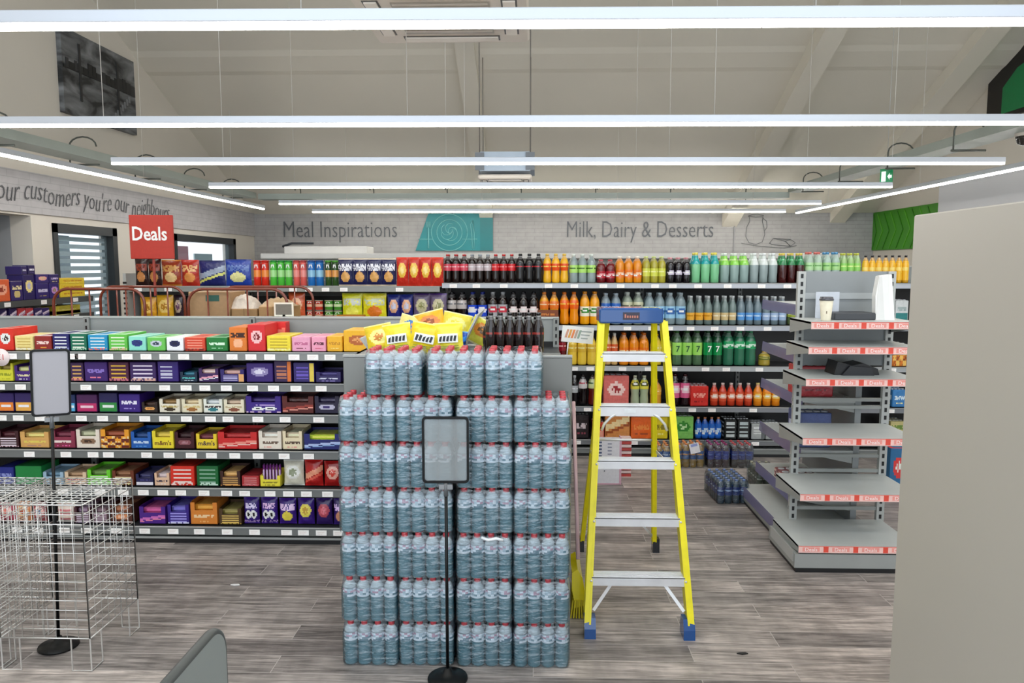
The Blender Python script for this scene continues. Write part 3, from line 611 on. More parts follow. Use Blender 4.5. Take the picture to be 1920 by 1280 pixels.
CONF = [
 # x0, x1, top px, kind, style, a, b, c, description
 (0, [(-3, 27, 618, 'C', 'oval', 'dd3020', 'e8edea', '35100e', 'tall red carton with a round white roundel', 'f0b0a0'), (28, 64, 632, 'C', 'bars', 'ecd98e', 'c9a94c', 'f4edcf', 'cream and gold carton', 'f2e6b8'), (65, 98, 632, 'C', 'txt', '8e2420', 'f2d4cc', 'e8a33c', 'dark red carton with a white top', 'f4eef0'),
      (99, 131, 628, 'C', 'bars', '1e1f66', 'eef0f4', '9fb0e0', 'navy blue gum carton with white stripes', 'eef2f4'), (132, 164, 628, 'C', 'bars', '0e6a50', 'e8efe0', 'b8d8c0', 'dark green gum carton with white stripes', 'e9f0ec'), (165, 203, 630, 'C', 'bars', '1f93c4', 'e4f2f6', 'e06a6a', 'cyan blue gum carton', 'dff2f4'),
      (204, 240, 629, 'C', 'bars', '62c24a', 'e9f4d8', 'd8b090', 'lime green gum carton', 'd8f4d8'), (241, 275, 633, 'C', 'oval', '8fe0cc', '25367c', '1b2a66', 'pale mint carton with a navy oval', 'cdf4e6'), (276, 311, 635, 'C', 'oval', '6cc458', 'c5ccd8', '2c3b50', 'green carton with a silver oval', 'c0eec0'),
      (312, 345, 635, 'C', 'oval', 'f3f5f8', '1b2050', '14183c', 'white carton with a navy blob', 'e9f6e4'), (346, 386, 635, 'C', 'bars', 'd8482e', 'f0a088', '7c1a14', 'red orange carton with stripes', 'ef9c80'), (387, 428, 635, 'C', 'txt', '1c7a34', 'd7f0d8', 'a8e0b4', 'dark green carton with pale lettering', '9fd8a8'),
      (430, 464, 616, 'C', 'oval2', 'de7a2a', '3c1c10', 'f4b48a', 'tall orange carton with a chocolate picture', 'd87a30'), (465, 499, 611, 'C', 'oval', 'd6262a', 'f3c0c0', '7c1016', 'tall red carton with a pink swirl', 'e04038'), (500, 546, 632, 'C', 'bars', 'efd93a', 'b89c20', 'f6ef9a', 'yellow carton with olive lettering', 'f0e070'),
      (547, 583, 634, 'C', 'txt', 'eaa3bf', 'c4688e', '7c2036', 'pink carton with three dark sweets', 'f0b8cc'), (584, 612, 634, 'C', 'txt', 'f0a0ba', '5c1830', 'd8607c', 'pink carton with a dark wordmark', 'f4b8c8'), (613, 643, 633, 'C', 'txt', 'f0b322', 'c98a14', 'f7d878', 'amber yellow carton', 'f4c860'),
      (644, 700, 622, 'C', 'oval', 'f1b51c', 'b8622a', 'e8a060', 'large yellow biscuit carton beside the end display', 'f0c040')]),
 (1, [(-3, 27, 679, 'T', 'txt', 'e4e03c', '9aa01e', 'c8c828', 'yellow fronted tray of gold bars', '9d8a3c'), (28, 62, 684, 'T', 'txt', '45207a', 'ece0ae', 'f0f0f0', 'purple tray of cream bars', 'd8d090'), (133, 158, 682, 'C', 'bars', '3a1c4c', 'e0b060', 'f09080', 'dark carton with gold stripes', '2c1838'),
      (159, 203, 681, 'C', 'txt', '3d1a6e', '8c74c8', 'e87a94', 'purple carton with a pink band', '2c1252'), (204, 243, 681, 'C', 'bars', '4a1438', 'e2b43c', 'd87a8a', 'maroon carton with yellow bars', '321028'), (244, 294, 681, 'C', 'bars', '371a5c', 'e8dcec', 'e0b0a0', 'purple carton with white wavy stripes', '261040'),
      (296, 336, 680, 'C', 'col', '361c74', 'c8c8dc', '2f1a72', 'purple carton with a pale corner line', '261258'), (338, 371, 697, 'T', 'txt', '142c44', '5ad0c8', 'dfeef4', 'low teal and navy tray', '2a6c80'), (373, 411, 690, 'T', 'diag', '3a1a58', 'e8a0b4', 'f0f0f4', 'low purple tray with a pink burst', 'e0b8b0'),
      (413, 459, 692, 'T', 'col', '30206c', 'c0b8e0', 'ecb070', 'low purple tray with an orange corner', 'c09890'), (462, 513, 683, 'C', 'oval', '361a72', '9488b8', 'e6e0f4', 'purple carton with a silver swirl', '2c145c'), (514, 548, 679, 'C', 'col', '38204f', 'c07858', 'e2762c', 'purple carton with an orange column', '2c1440'),
      (550, 591, 682, 'C', 'col', '2c1c68', '6c58c0', 'ecd050', 'purple carton with a yellow column', '22144c'), (592, 640, 697, 'T', 'txt', '2c2060', 'e0e0f4', '9c90d0', 'low purple tray with white lettering beside the grey panel', '382c70')]),
 (2, [(-3, 28, 739, 'C', 'halves', '2e1a60', 'f08630', 'f4f0f4', 'orange and purple carton at the frame edge', '241448'), (29, 62, 739, 'C', 'halves', '2c1a5c', 'eeb050', 'f4f0f4', 'amber and purple carton beside the small board', '241448'), (131, 143, 742, 'C', 'halves', '142858', '58b0dc', 'f0f4f8', 'narrow blue carton just beyond the small board', '142040'),
      (144, 184, 742, 'C', 'halves', '46144e', 'c22a66', 'f4d0dc', 'purple and magenta carton', '321040'), (186, 222, 739, 'C', 'halves', '1e1850', '2f8c40', 'eef4ee', 'purple and green carton', '180f38'), (223, 264, 741, 'C', 'txt', '3a1c80', 'e8e4f4', 'a894dc', 'plain purple carton with white lettering', '2c1466'),
      (266, 297, 754, 'T', 'oval', '2a1c16', 'e8a860', 'c87838', 'low dark tray with an orange ball', '40281c'), (299, 339, 747, 'T', 'oval2', 'eee6d2', 'c0a860', '3c2c18', 'cream tray with a dark sweet', '8a6a3c'), (341, 380, 747, 'T', 'oval2', 'ece2c4', 'd8c07c', 'a86c30', 'cream tray with a caramel sweet', 'd0b890'),
      (382, 418, 747, 'T', 'oval2', 'eef0e4', '3c2c28', '2c7c84', 'cream tray with a teal sweet', 'c8d0d0'), (420, 459, 748, 'T', 'oval2', 'eee4c8', 'c8b48c', '8c4c34', 'cream tray with a brown and pink sweet', 'c0a890'), (461, 528, 741, 'T', 'eyes', '3a1c84', 'c8a8e4', 'f0d0e4', 'wide purple tray with two round eyes', '2c145c'),
      (529, 589, 741, 'T', 'diag', '5c1c18', 'a03c30', 'f0a090', 'reddish brown tray with pale markings', '3c1410'), (590, 637, 741, 'T', 'oval', '1f1838', 'c8c4dc', '3c2c70', 'dark tray with a silver splash beside the grey panel', '2c2448')]),
 (3, [(-3, 37, 806, 'T', 'bars', '3c141c', 'ece0e8', 'd0b0b8', 'dark maroon tray with white stripes', '4c1c24'), (39, 94, 808, 'T', 'txt', 'dca860', 'e8d060', 'c08c78', 'tan and gold tray with a pink flap', 'e0c070'), (97, 143, 806, 'T', 'txt', '8c3048', 'f0e0d8', 'e85ca0', 'pink tray with a white wordmark', '6c2438'),
      (144, 189, 803, 'T', 'oval', 'eee0d0', '8c6a50', '3c2418', 'cream tray with cocoa bean drawing', 'b0b090'), (190, 244, 803, 'T', 'grid', 'f0a028', '6c2414', 'f4d8a0', 'orange and yellow tray with brown checks', '8c4424'), (246, 285, 808, 'T', 'txt', '1c5cb0', 'c8dcf0', '5c9cd8', 'bright blue tray with pale lettering', '143c70'),
      (286, 327, 806, 'T', 'plain', 'f0da30', 'b04c1c', '5c8c30', 'bright yellow tray of sweets', 'c8b040'), (328, 366, 808, 'T', 'oval', '401018', '8c5058', 'b08088', 'dark maroon tray with a faint star', '2c0c10'), (368, 408, 812, 'T', 'plain', 'f0d030', '5c3c50', 'f4a030', 'yellow tray with brown bars on top', '6c2c34'),
      (409, 483, 808, 'T', 'diag', 'd02424', 'f09080', 'f0c4b8', 'wide red tray with a white swoosh', 'a01c1c'), (485, 529, 806, 'T', 'txt', 'efe4d4', '6c5444', 'f0b0a0', 'cream tray of white wrapped bars', 'e0d0c0'), (530, 568, 806, 'T', 'txt', 'f0e0bc', '5c4434', 'f4a898', 'pale cream tray with a peach foot', 'dcc8a8'),
      (570, 640, 812, 'T', 'diag', '1c2470', 'b8c8f0', '8cb0e0', 'wide navy tray with lime flaps', 'c8e040')]),
 (4, [(-3, 28, 878, 'C', 'txt', '202a80', '8c94d0', 'c0c8f0', 'navy carton at the frame edge behind the wire bin', '181f5c'), (30, 80, 876, 'C', 'plain', '16803c', '16803c', '16803c', 'plain green carton behind the wire bin', '0f5c2a'), (82, 121, 884, 'T', 'oval', '9cb8cc', 'e4eef4', '7090a8', 'pale blue tray behind the wire bin', '5c7c90'),
      (122, 164, 884, 'T', 'txt', 'e4c8a8', 'd05c6c', 'b04050', 'cream and pink tray behind the wire bin', 'a08060'), (165, 209, 879, 'T', 'bars', '6cd02c', 'e8f0e0', '9cb08c', 'lime green tray', '60803c'), (211, 253, 881, 'T', 'bars', '6c3018', 'e8dcb0', 'c0d080', 'brown tray with pale stripes', '885c3c'),
      (255, 289, 888, 'T', 'band', '1c1c4c', 'e8e4ec', '5c58a0', 'navy and white tray', '30305c'), (290, 319, 886, 'T', 'txt', 'e8c0a0', '2c2440', 'f0e8e8', 'white and peach tray', 'c8b8b8'), (320, 366, 876, 'C', 'bars', 'dc2c18', 'f4e4dc', 'f4d8d0', 'square bright red carton with white stripes', 'b02010'),
      (369, 411, 876, 'C', 'bars', '0f6430', '8cb49c', 'c8e0d0', 'square dark green carton with five lines', '0b4c24'), (413, 452, 882, 'T', 'bars', '3c1c14', 'e8b468', 'd08c40', 'dark brown tray with gold bars', 'c89c5c'), (453, 487, 894, 'C', 'bars', 'b02c30', 'ecb0b0', 'd86c70', 'low red carton', '8c2428'),
      (488, 527, 872, 'T2', 'txt', 'efdf3c', '94841c', '6c5c14', 'yellow fronted tray of violet sticks', '8c2c8c'), (530, 569, 866, 'B', 'oval', 'e4e0cc', 'f0f0e8', '8c9474', 'upright cream pouch with folded foot', ''), (570, 605, 866, 'B', 'diag', 'b81c1c', 'f0a080', 'e8604c', 'upright red pouch with a pale swoosh', ''),
      (606, 641, 868, 'B', 'oval', 'a81818', 'f0b0a0', 'd83c2c', 'upright dark red pouch beside the grey panel', '')]),
 (5, [(-3, 27, 945, 'B', 'oval', 'b04c5c', 'f0c8c0', 'e07060', 'rose pink pouch seen through the wire bin', ''), (28, 58, 944, 'B', 'oval', 'e09060', 'f4d0a0', 'c05c40', 'peach pouch seen through the wire bin', ''), (59, 88, 945, 'B', 'oval', 'a04c50', 'f0c0b8', '6080b0', 'brick coloured pouch seen through the wire bin', ''),
      (104, 139, 944, 'B', 'bars', 'ecd8c8', 'd87c80', 'f0e8e0', 'white pouch with pink stripes behind the wire bin', ''), (140, 172, 950, 'T', 'bars', '4c2830', 'e0d0e0', 'b0a0c0', 'dark striped tray behind the wire bin', '8c7488'), (173, 206, 950, 'T', 'bars', '50383c', 'd0b8c8', 'a09098', 'greyish mauve tray behind the wire bin', '7c646c'),
      (208, 250, 945, 'T', 'oval', '4c2418', 'd88858', 'f0c0a0', 'brown and copper tray behind the wire bin', 'a86c4c'), (262, 312, 948, 'T', 'diag', '4c1c88', 'd870c0', 'f08ca8', 'purple and magenta tray', 'c0508c'), (315, 356, 944, 'T', 'bars', '341c84', 'a8a0ec', 'e0e0f8', 'violet tray of lilac bars', '6c64b8'),
      (358, 409, 939, 'T', 'txt', 'dd8430', 'f4d0a0', 'f0b068', 'orange fronted tray with a barcode', 'e09430'), (411, 454, 952, 'T', 'bars', '4c3418', 'e8c468', 'c0a040', 'brown and gold tray', '8c8040'), (456, 486, 936, 'B', 'eyes', '341878', 'e0d4f4', 'b090c8', 'purple pouch with round eyes, nearer the gold tray', ''),
      (488, 520, 936, 'B', 'eyes', '3a1a80', 'ecc4ec', 'c0a0d0', 'purple pouch with round eyes and a lilac swirl', ''), (522, 555, 938, 'B', 'oval2', '3c1a80', 'f0d0f4', 'ecd850', 'purple pouch with a yellow biscuit', ''), (557, 589, 938, 'B', 'oval', '3c1c80', 'f0e060', 'c8a040', 'purple pouch with a yellow star', ''),
      (591, 623, 938, 'B', 'oval', '301860', 'c05060', 'e07080', 'dark purple pouch with a red patch', ''), (624, 650, 938, 'B', 'oval2', '301868', 'e0c0f0', 'd09070', 'dark purple pouch with a tan patch beside the grey panel', '')]),
]
for row, items in CONF:
    z = ZS[row]; by = (661, 719, 777, 845, 915, 987)[row]
    for i, (x0, x1, ty, kd, st, a, b, c, desc, top) in enumerate(items):
        y = YG+.025; X0 = XX(x0, by, y); X1 = XX(x1, by, y); w = X1-X0-.006
        base_y = by-3; h = PY((x0+x1)/2, ty, y).z-z; h = max(h, .05); x = (X0+X1)/2
        A, B, C = lin(a), lin(b), lin(c); nm = 'sweet_carton'; sd = row*100+i
        if kd == 'C': me = carton_mesh(w, h, .26 if row == 0 else .2, st, A, B, C, lin(top), sd); cat = 'carton'; kids = []
        elif kd in 'T2': 
            hh = h*.92 if kd == 'T' else h*.5; me = tray_mesh(w, hh, .2, st, A, B, C, sd); cat = 'display tray'; nm = 'sweet_tray'
        else: me = bag_mesh(w*1.03, h, min(.075, w*.5), st, A, B, C, sd, tuple(min(1, q*1.5) for q in A[:3])+(1,)); cat = 'pouch'; nm = 'sweet_pouch'
        lab = desc+' on the %s confectionery shelf' % ORD[row]
        if desc[:5] == 'large' or len(lab.split()) > 16: lab = desc+', %s confectionery shelf' % ORD[row]
        o = link(nm, me, None, (x, y, z+.0085), random.uniform(-.02, .02), None, lab, cat)
        if kd == 'T':
            t = lin(top); n = 3; bm = bar_mesh(w*.9, hh*.26, .17, t, tuple(min(1, q*1.6+.05) for q in t[:3])+(1,))
            for k in range(n): link('wrapped_bar', bm, o, (random.uniform(-.003, .003), .012+.01*k, .004+hh*.27*k))
        if kd == 'T2':
            for k in range(6): link('wrapped_stick', bar_mesh(w*.11, h*.9, .02, lin('74287c'), lin('d8b8e0')), o, (-w*.4+w*.16*k, .03, .004))
# second red carton standing behind the yellow one on the top shelf
x = XX(511, 661, 5.1); link('sweet_carton', carton_mesh(.15, PY(511, 607, 5.12).z-ZS[0], .09, 'diag', lin('d62c2c'), lin('f08070'), lin('a01c1c'), lin('e04c40')), None, (x, 5.165, ZS[0]+.0085), 0, None, 'red carton standing behind the yellow one on the top confectionery shelf', 'carton')
# round shelf sticker board by the frame edge
m = MB().lathe([(.058, 0), (.058, .003)], lin('f1e0de'), 28, M=Matrix.Translation((XX(3, 665, YG-.03), YG-.035, PY(3, 663, YG).z-.02)) @ Matrix.Rotation(PI/2, 4, 'X')); 
m.text('£1', .055, front(XX(3, 665, YG-.03), YG-.0385, PY(3, 663, YG).z-.02), lin('c83a34'))
solid('shelf_badge', m, CARD, (XX(3, 665, YG-.03), YG-.035, PY(3, 663, YG).z), label='round white price badge hanging on the top confectionery shelf edge', cat='price badge')
# ------------------------------------------------------------------ end display with the water stack in front
YP = 3.60; c = Vector((-.38, YP, 0)); GP = lin('7d7f7c')
t = empty('end_display_unit', tuple(c), 'plain grey end display unit behind the stacked water', 'display unit')
xa, xb = -.935, .185
m = MB().cbox(xa, xb, YP, YP+.02, .02, 1.435, .004, GP); part('front_panel', m, MATT, t)
for x, s in ((xa, 1), (.045, -1)): part('side_panel', MB().box(x, x+s*.018, YP+.02, 4.36, .02, 1.42, GP), MATT, t)
m = MB().box(xa, .045, YP+.02, 4.36, 1.40, 1.42, lin('8f918f')); m.box(xa, xb, YP-.004, YP+.03, 1.435, 1.445, lin('a3a5a2')); part('top_deck', m, MATT, t)
part('kickboard', MB().box(xa+.02, xb-.02, YP+.01, 4.3, 0, .03, INK), MATT, t)
# water bottles
def water_bottle():
    m = MB(); h = .212; r = .0323
    zs = [(.78,0),(.96,.01),(1,.03)]
    z = .05
    while z < .58: zs += [(1, z), (.94, z+.022), (1, z+.044)]; z += .066
    zs += [(1,.62),(1,.74),(.93,.79),(.74,.85),(.5,.89),(.42,.90),(.4,.925)]
    K = next(i for i, q in enumerate(zs) if q[1] > .7)
    m.lathe([(a*r, q*h) for a, q in zs[:K+1]], lin('8fb6c6'), 14, mi=0); m.lathe([(a*r, q*h) for a, q in zs[K:]], WHITE, 14, mi=2)
    # label: translucent white and pink sleeve with small dark print
    n = 14; vs = []; fs = []; cc = []
    for j in range(5):
        for i in range(n): a = 2*PI*i/n; vs.append(((r+.001)*math.sin(a), -(r+.001)*math.cos(a), h*(.565+.045*j)))
    rr = random.Random(4)
    for j in range(4):
        for i in range(n):
            fs.append((j*n+i, j*n+(i+1) % n, (j+1)*n+(i+1) % n, (j+1)*n+i)); q = rr.random()
            cc.append(lin('e6e9ee') if q < .35+.1*(3-j) else lin('b7c6d0') if q < .62 else lin('c79fb0') if j > 1 else lin('6f8d9a'))
    m.add(vs, fs, cc, 1, True)
    return m.build('bottle', [WATER, GLOSS, AIR])
def water_cap():
    m = MB(); m.lathe([(.0142, .193), (.015, .195), (.015, .209), (.013, .212)], lin('c8414a'), 12); m.lathe([(.0145, .188), (.0145, .193)], lin('d86a70'), 12); return m.build('cap', GLOSS)
WB, WC = water_bottle(), water_cap(); PT = .0648; LH = .2151
def film_mesh(nx, ny, pitch, h, seed):
    m = MB(); rnd = random.Random(seed); w = nx*pitch; d = ny*pitch; pts = []
    K = 6
    def wav(L, n, k): return .004*abs(math.sin(PI*n*k))
    for i in range(nx*K): u = i/(nx*K); pts.append((-w/2+u*w, -wav(w, nx, u)-.001))
    for i in range(ny*K): u = i/(ny*K); pts.append((w/2+wav(d, ny, u)+.001, u*d))
    for i in range(nx*K): u = i/(nx*K); pts.append((w/2-u*w, d+wav(w, nx, u)+.001))
    for i in range(ny*K): u = i/(ny*K); pts.append((-w/2-wav(d, ny, u)-.001, d-u*d))
    N = len(pts); vs = []; fs = []
    lv = [(0.002, .97), (.02, 1.0), (h*.3, .995), (h*.6, 1.0), (h*.78, .985), (h*.9, .95), (h*.97, .93)]
    for z, k in lv:
        for x, y in pts: vs.append((x*k+rnd.uniform(-.0012, .0012), (y-d/2)*k+d/2+rnd.uniform(-.0012, .0012), z+rnd.uniform(-.002, .002)))
    for j in range(len(lv)-1):
        for i in range(N): fs.append((j*N+i, j*N+(i+1) % N, (j+1)*N+(i+1) % N, (j+1)*N+i))
    m.add(vs, fs, WHITE, 0, True); return m.build('shrink_wrap', FILM)
FM = [film_mesh(4, 3, PT, .212, k) for k in range(4)]
def water_pack(x, y, z, label, rz=0, k=0, group='shrink-wrapped packs in the water stack'):
    t = empty('water_bottle_pack', (x, y, z), label, 'bottle pack', group, rz)
    for j in range(3):
        for i in range(4):
            b = link('bottle', WB, t, ((i-1.5)*PT, (j+.5)*PT, .001), random.choice([0, .6, -.5, 2.1, 3.0, 1.3, -1.9])); link('cap', WC, b)
    link('shrink_wrap', FM[k % 4], t)
    return t
XS0, XS1 = PZ(640, 1254).x, PZ(1065, 1258).x; YS = 3.335
cols = ['in the column nearest the confectionery', 'in the second column from the confectionery', 'in the second column from the ladder', 'in the column nearest the ladder']
lay = ['bottom layer', 'second layer up', 'third layer up', 'fourth layer up', 'fifth layer up', 'sixth layer up']
for L_ in range(6):
    for cc_ in range(4):
        x = XS0+(XS1-XS0)*(cc_+.5)/4+random.uniform(-.003, .003)+(.008 if cc_ > 1 else -.004)
        water_pack(x, YS+random.uniform(-.006, .006), L_*LH, 'water bottle pack, %s, %s' % (lay[L_], cols[cc_]), random.uniform(-.012, .012), L_+cc_)
for i, (px, nm) in enumerate(((737, 'water bottle pack on top of the stack, nearest the confectionery shelves'), (854, 'water bottle pack in the middle of the row on top of the stack'), (962, 'water bottle pack on top of the stack, nearest the ladder'))):
    water_pack(XX(px, 745, 3.33), YS, 6*LH, nm, (.0, .02, -.02)[i], i)
m = MB().prism([(XX(905, 1008, 3.3), 1*0), (XX(942, 1012, 3.3), -.004), (XX(940, 1012, 3.3), .006), (XX(905, 1008, 3.3), .012)], 'y', 3.32, 3.326, WHITE)
m = MB(); m.tube([(XX(902, 1010, 3.3), 3.318, PY(902, 1010, 3.3).z), (XX(915, 1014, 3.3), 3.312, PY(915, 1014, 3.3).z), (XX(930, 1011, 3.3), 3.312, PY(930, 1011, 3.3).z), (XX(943, 1015, 3.3), 3.318, PY(943, 1015, 3.3).z)], .007, 6, lin('eef2f6'))
solid('film_offcut', m, CARD, (XX(920, 1010, 3.3), 3.315, PY(920, 1014, 3.3).z), label='crumpled strip of white film caught between two water packs', cat='film strip')

# ------------------------------------------------------------------ sign stands
def rounded(w, h, r, n=5):
    pts = []
    for cx, cz, a0 in ((w/2-r, h/2-r, 0), (-w/2+r, h/2-r, PI/2), (-w/2+r, -h/2+r, PI), (w/2-r, -h/2+r, 1.5*PI)):
        for i in range(n+1): a = a0+PI/2*i/n; pts.append((cx+r*math.cos(a), cz+r*math.sin(a)))
    return pts
def sign_stand(x, y, zb, zt, w, rz, label, panel):
    t = empty('sign_stand', (x, y, 0), label, 'sign stand', None, rz); zc_ = (zb+zt)/2; h = zt-zb
    m = MB().lathe([(.085, 0), (.092, .004), (.09, .012), (.05, .024), (.022, .034), (.014, .055)], INK, 24, M=Matrix.Scale(1.0, 4, (1,0,0))); link('base', m.build('base', BLACK), t)
    link('pole', MB().tube([(0, 0, .03), (0, 0, zb-.02)], .0075, 8, INK).build('pole', BLACK), t)
    m = MB().box(-.03, .03, -.008, .008, zb-.028, zb-.006, lin('8c8f92')); m.tube([(0, 0, zb-.06), (0, 0, zb)], .011, 8, lin('5a5d60')); link('clamp', m.build('clamp', GLOSS), t)
    o = rounded(w, h, .018); i_ = rounded(w-.02, h-.02, .011); N = len(o); m = MB()
    vs = [(a, -.007, zc_+b) for a, b in o]+[(a, -.007, zc_+b) for a, b in i_]+[(a, .007, zc_+b) for a, b in o]+[(a, .007, zc_+b) for a, b in i_]
    fs = []
    for k in range(N):
        q = (k+1) % N; fs += [(k, q, N+q, N+k), (2*N+k, 3*N+k, 3*N+q, 2*N+q), (k, 2*N+k, 2*N+q, q), (N+k, N+q, 3*N+q, 3*N+k)]
    m.add(vs, fs, INK); link('frame', m.build('frame', BLACK), t)
    m = MB().prism([(a, zc_+b) for a, b in i_], 'y', -.001, .001, lin('c9ccd2')); link('panel', m.build('panel', panel), t)
P1, P2 = PY(838, 783, 3.2), PY(838, 908, 3.2)
sign_stand(XX(840, 1255, 3.24), 3.225, P2.z, P1.z, .207, .02, 'black sign stand with a clear empty frame in front of the water stack', PVC)
q1, q2 = PY(97, 652, 3.53), PY(97, 775, 3.53)
sign_stand(XX(110, 1210, 3.46), 3.46, q2.z, q1.z, .165, .55, 'black sign stand with a blank grey board standing inside the wire bin', mat('blank_board', lin('a6a4aa'), rough=.35))

bpy.data.objects['sign_stand.001'].rotation_euler = (0, .028, .55)
# ------------------------------------------------------------------ wire bins
WR = lin('c8c8c6')
def wire_bin(x0, x1, y0, y1, h, label):
    t = empty('wire_dump_bin', ((x0+x1)/2, (y0+y1)/2, 0), label, 'wire bin', 'chrome wire dump bins'); r = .0022; R_ = .0036; zb = .16
    def side(pa, pb, name):
        m = MB(); a = Vector(pa); b = Vector(pb); L = (b-a).length; n = 4
        for k in range(15): z = zb+(h-zb)*k/14; m.tube([a+Vector((0,0,z)), b+Vector((0,0,z))], R_ if k in (0, 14) else r, 5, WR)
        for k in range(9):
            p = a.lerp(b, k/8); m.tube([p+Vector((0,0,zb)), p+Vector((0,0,h))], R_ if k in (0, 8) else r*.8, 5, WR)
        part(name, m, CHROME, t)
        for p, q in ((a, b), (b, a)):
            d = (q-p).normalized()*.09; m = MB().tube([p+Vector((0,0,zb)), p+Vector((0,0,.004)), p+d+Vector((0,0,.004)), p+d+Vector((0,0,zb))], R_, 5, WR, smooth=False); part('foot', m, CHROME, t)
    A, B, C_, D = (x0, y0, 0), (x1, y0, 0), (x1, y1, 0), (x0, y1, 0)
    side(A, B, 'front_mesh'); side(B, C_, 'side_mesh'); side(C_, D, 'rear_mesh'); side(D, A, 'side_mesh')
    m = MB()
    for k in range(1, 12): y = y0+(y1-y0)*k/12; m.tube([(x0, y, h), (x1, y, h)], r, 5, WR)
    for k in range(1, 9): x = x0+(x1-x0)*k/9; m.tube([(x, y0, h+.004), (x, y1, h+.004)], r, 5, WR)
    part('top_grid', m, CHROME, t)
wire_bin(-2.475, -2.052, 3.24, 3.66, .795, 'chrome wire dump bin with the grey sign board rising from it')
wire_bin(-2.93, -2.50, 3.24, 3.66, .795, 'chrome wire dump bin cut off by the photo edge')

# ------------------------------------------------------------------ rounded checkout screen and tall grey panel
def arcpts(cx, cz, r, a0, a1, n=8): return [(cx+r*math.cos(a0+(a1-a0)*i/n), cz+r*math.sin(a0+(a1-a0)*i/n)) for i in range(n+1)]
yq = 1.2; xq = PY(432, 1240, yq).x; zt = PY(415, 1166, yq).z
poly = [(.25, .0), (yq, .0)]+arcpts(yq-.05, zt-.05, .05, 0, PI/2)+[(.25, zt)]
t = empty('checkout_screen', (xq-.02, .7, 0), 'grey rounded checkout screen panel rising at the bottom of the photo', 'screen panel')
part('panel', MB().prism(poly, 'x', xq-.022, xq-.006, lin('8c9391')), MATT, t)
e = [(xq-.019, y, z) for y, z in poly[1:]]
part('edge_trim', MB().tube([(xq-.014, y, z) for x, y, z in e], .0085, 8, lin('4c504f')), MATT, t)
part('foot', MB().box(xq-.06, xq+.02, .4, 1.1, 0, .03, lin('5c605f')), MATT, t)
PNL = mat('tall_cabinet_grey', lin('bdb8ae'), rough=.38, noise=.02, nscale=1.3)
xp = PY(1690, 840, 2.4).x
t = empty('tall_cabinet', (xp+.4, 1.6, 0), 'tall plain grey cabinet side filling one edge of the photo', 'cabinet')
part('side_panel', MB().cbox(xp, xp+.03, .3, 2.4, .0, 2.035, .004, LGREY), PNL, t)
part('body', MB().cbox(xp+.03, xp+.85, .33, 2.38, .05, 2.02, .006, LGREY), PNL, t)
part('plinth', MB().box(xp+.05, xp+.8, .36, 2.35, 0, .05, INK), MATT, t)
# white pier on the right wall, beyond the green panel
mb = MB().box(XR-.12, XR, 3.0, 10.35, 0, 2.95, LGREY); solid('wall_right_pier', mb, mat('pier_paint', lin('d9dade'), rough=.6), kind='structure')

# ------------------------------------------------------------------ ladder
YEL = lin('e6d80f')
t = empty('step_ladder', (.53, 4.15, 0), 'yellow step ladder with aluminium treads and a blue top standing in the aisle', 'ladder')
FL, FR = Vector((.286, 3.66, .06)), Vector((.785, 3.66, .06)); TL, TR_ = Vector((.381, 4.13, 1.575)), Vector((.70, 4.13, 1.575))
RL, RR = Vector((.311, 4.80, .06)), Vector((.805, 4.80, .06)); UL, UR = Vector((.40, 4.20, 1.575)), Vector((.682, 4.20, 1.575))
def rail(a, b, w, d, s):
    m = MB(); m.bar(a, b, w*.28, d, YEL); dx = Vector((s*w*.4, 0, 0))
    m.bar(a+dx+Vector((0,-d/2+.003,0)), b+dx+Vector((0,-d/2+.003,0)), w*.9, .006, YEL); m.bar(a+dx+Vector((0,d/2-.003,0)), b+dx+Vector((0,d/2-.003,0)), w*.9, .006, YEL); return m
for a, b, s in ((FL, TL, -1), (FR, TR_, 1)): part('front_rail', rail(a, b, .034, .078, s), FIBRE, t)
for a, b, s in ((RL, UL, 1), (RR, UR, -1)): part('rear_rail', rail(a, b, .028, .05, s), FIBRE, t)
BL = lin('1f4f8f')
for p in (FL, FR): part('foot', MB().prism([(p.y-.05, 0), (p.y+.05, 0), (p.y+.055, .045), (p.y+.035, .1), (p.y-.025, .1), (p.y-.045, .05)], 'x', p.x-.028, p.x+.03, BL), GLOSS, t)
for p in (RL, RR): part('foot', MB().prism([(p.y-.035, 0), (p.y+.035, 0), (p.y+.025, .09), (p.y-.03, .09)], 'x', p.x-.022, p.x+.022, lin('20242c')), GLOSS, t)
def onrail(py):   # rail parameter whose height projects to photo row py
    lo, hi = 0.0, 1.0
    for _ in range(40):
        mid = (lo+hi)/2; P = FL.lerp(TL, mid); Y = P.y
        if PY(1100, py, Y).z > P.z: lo = mid
        else: hi = mid
    return lo
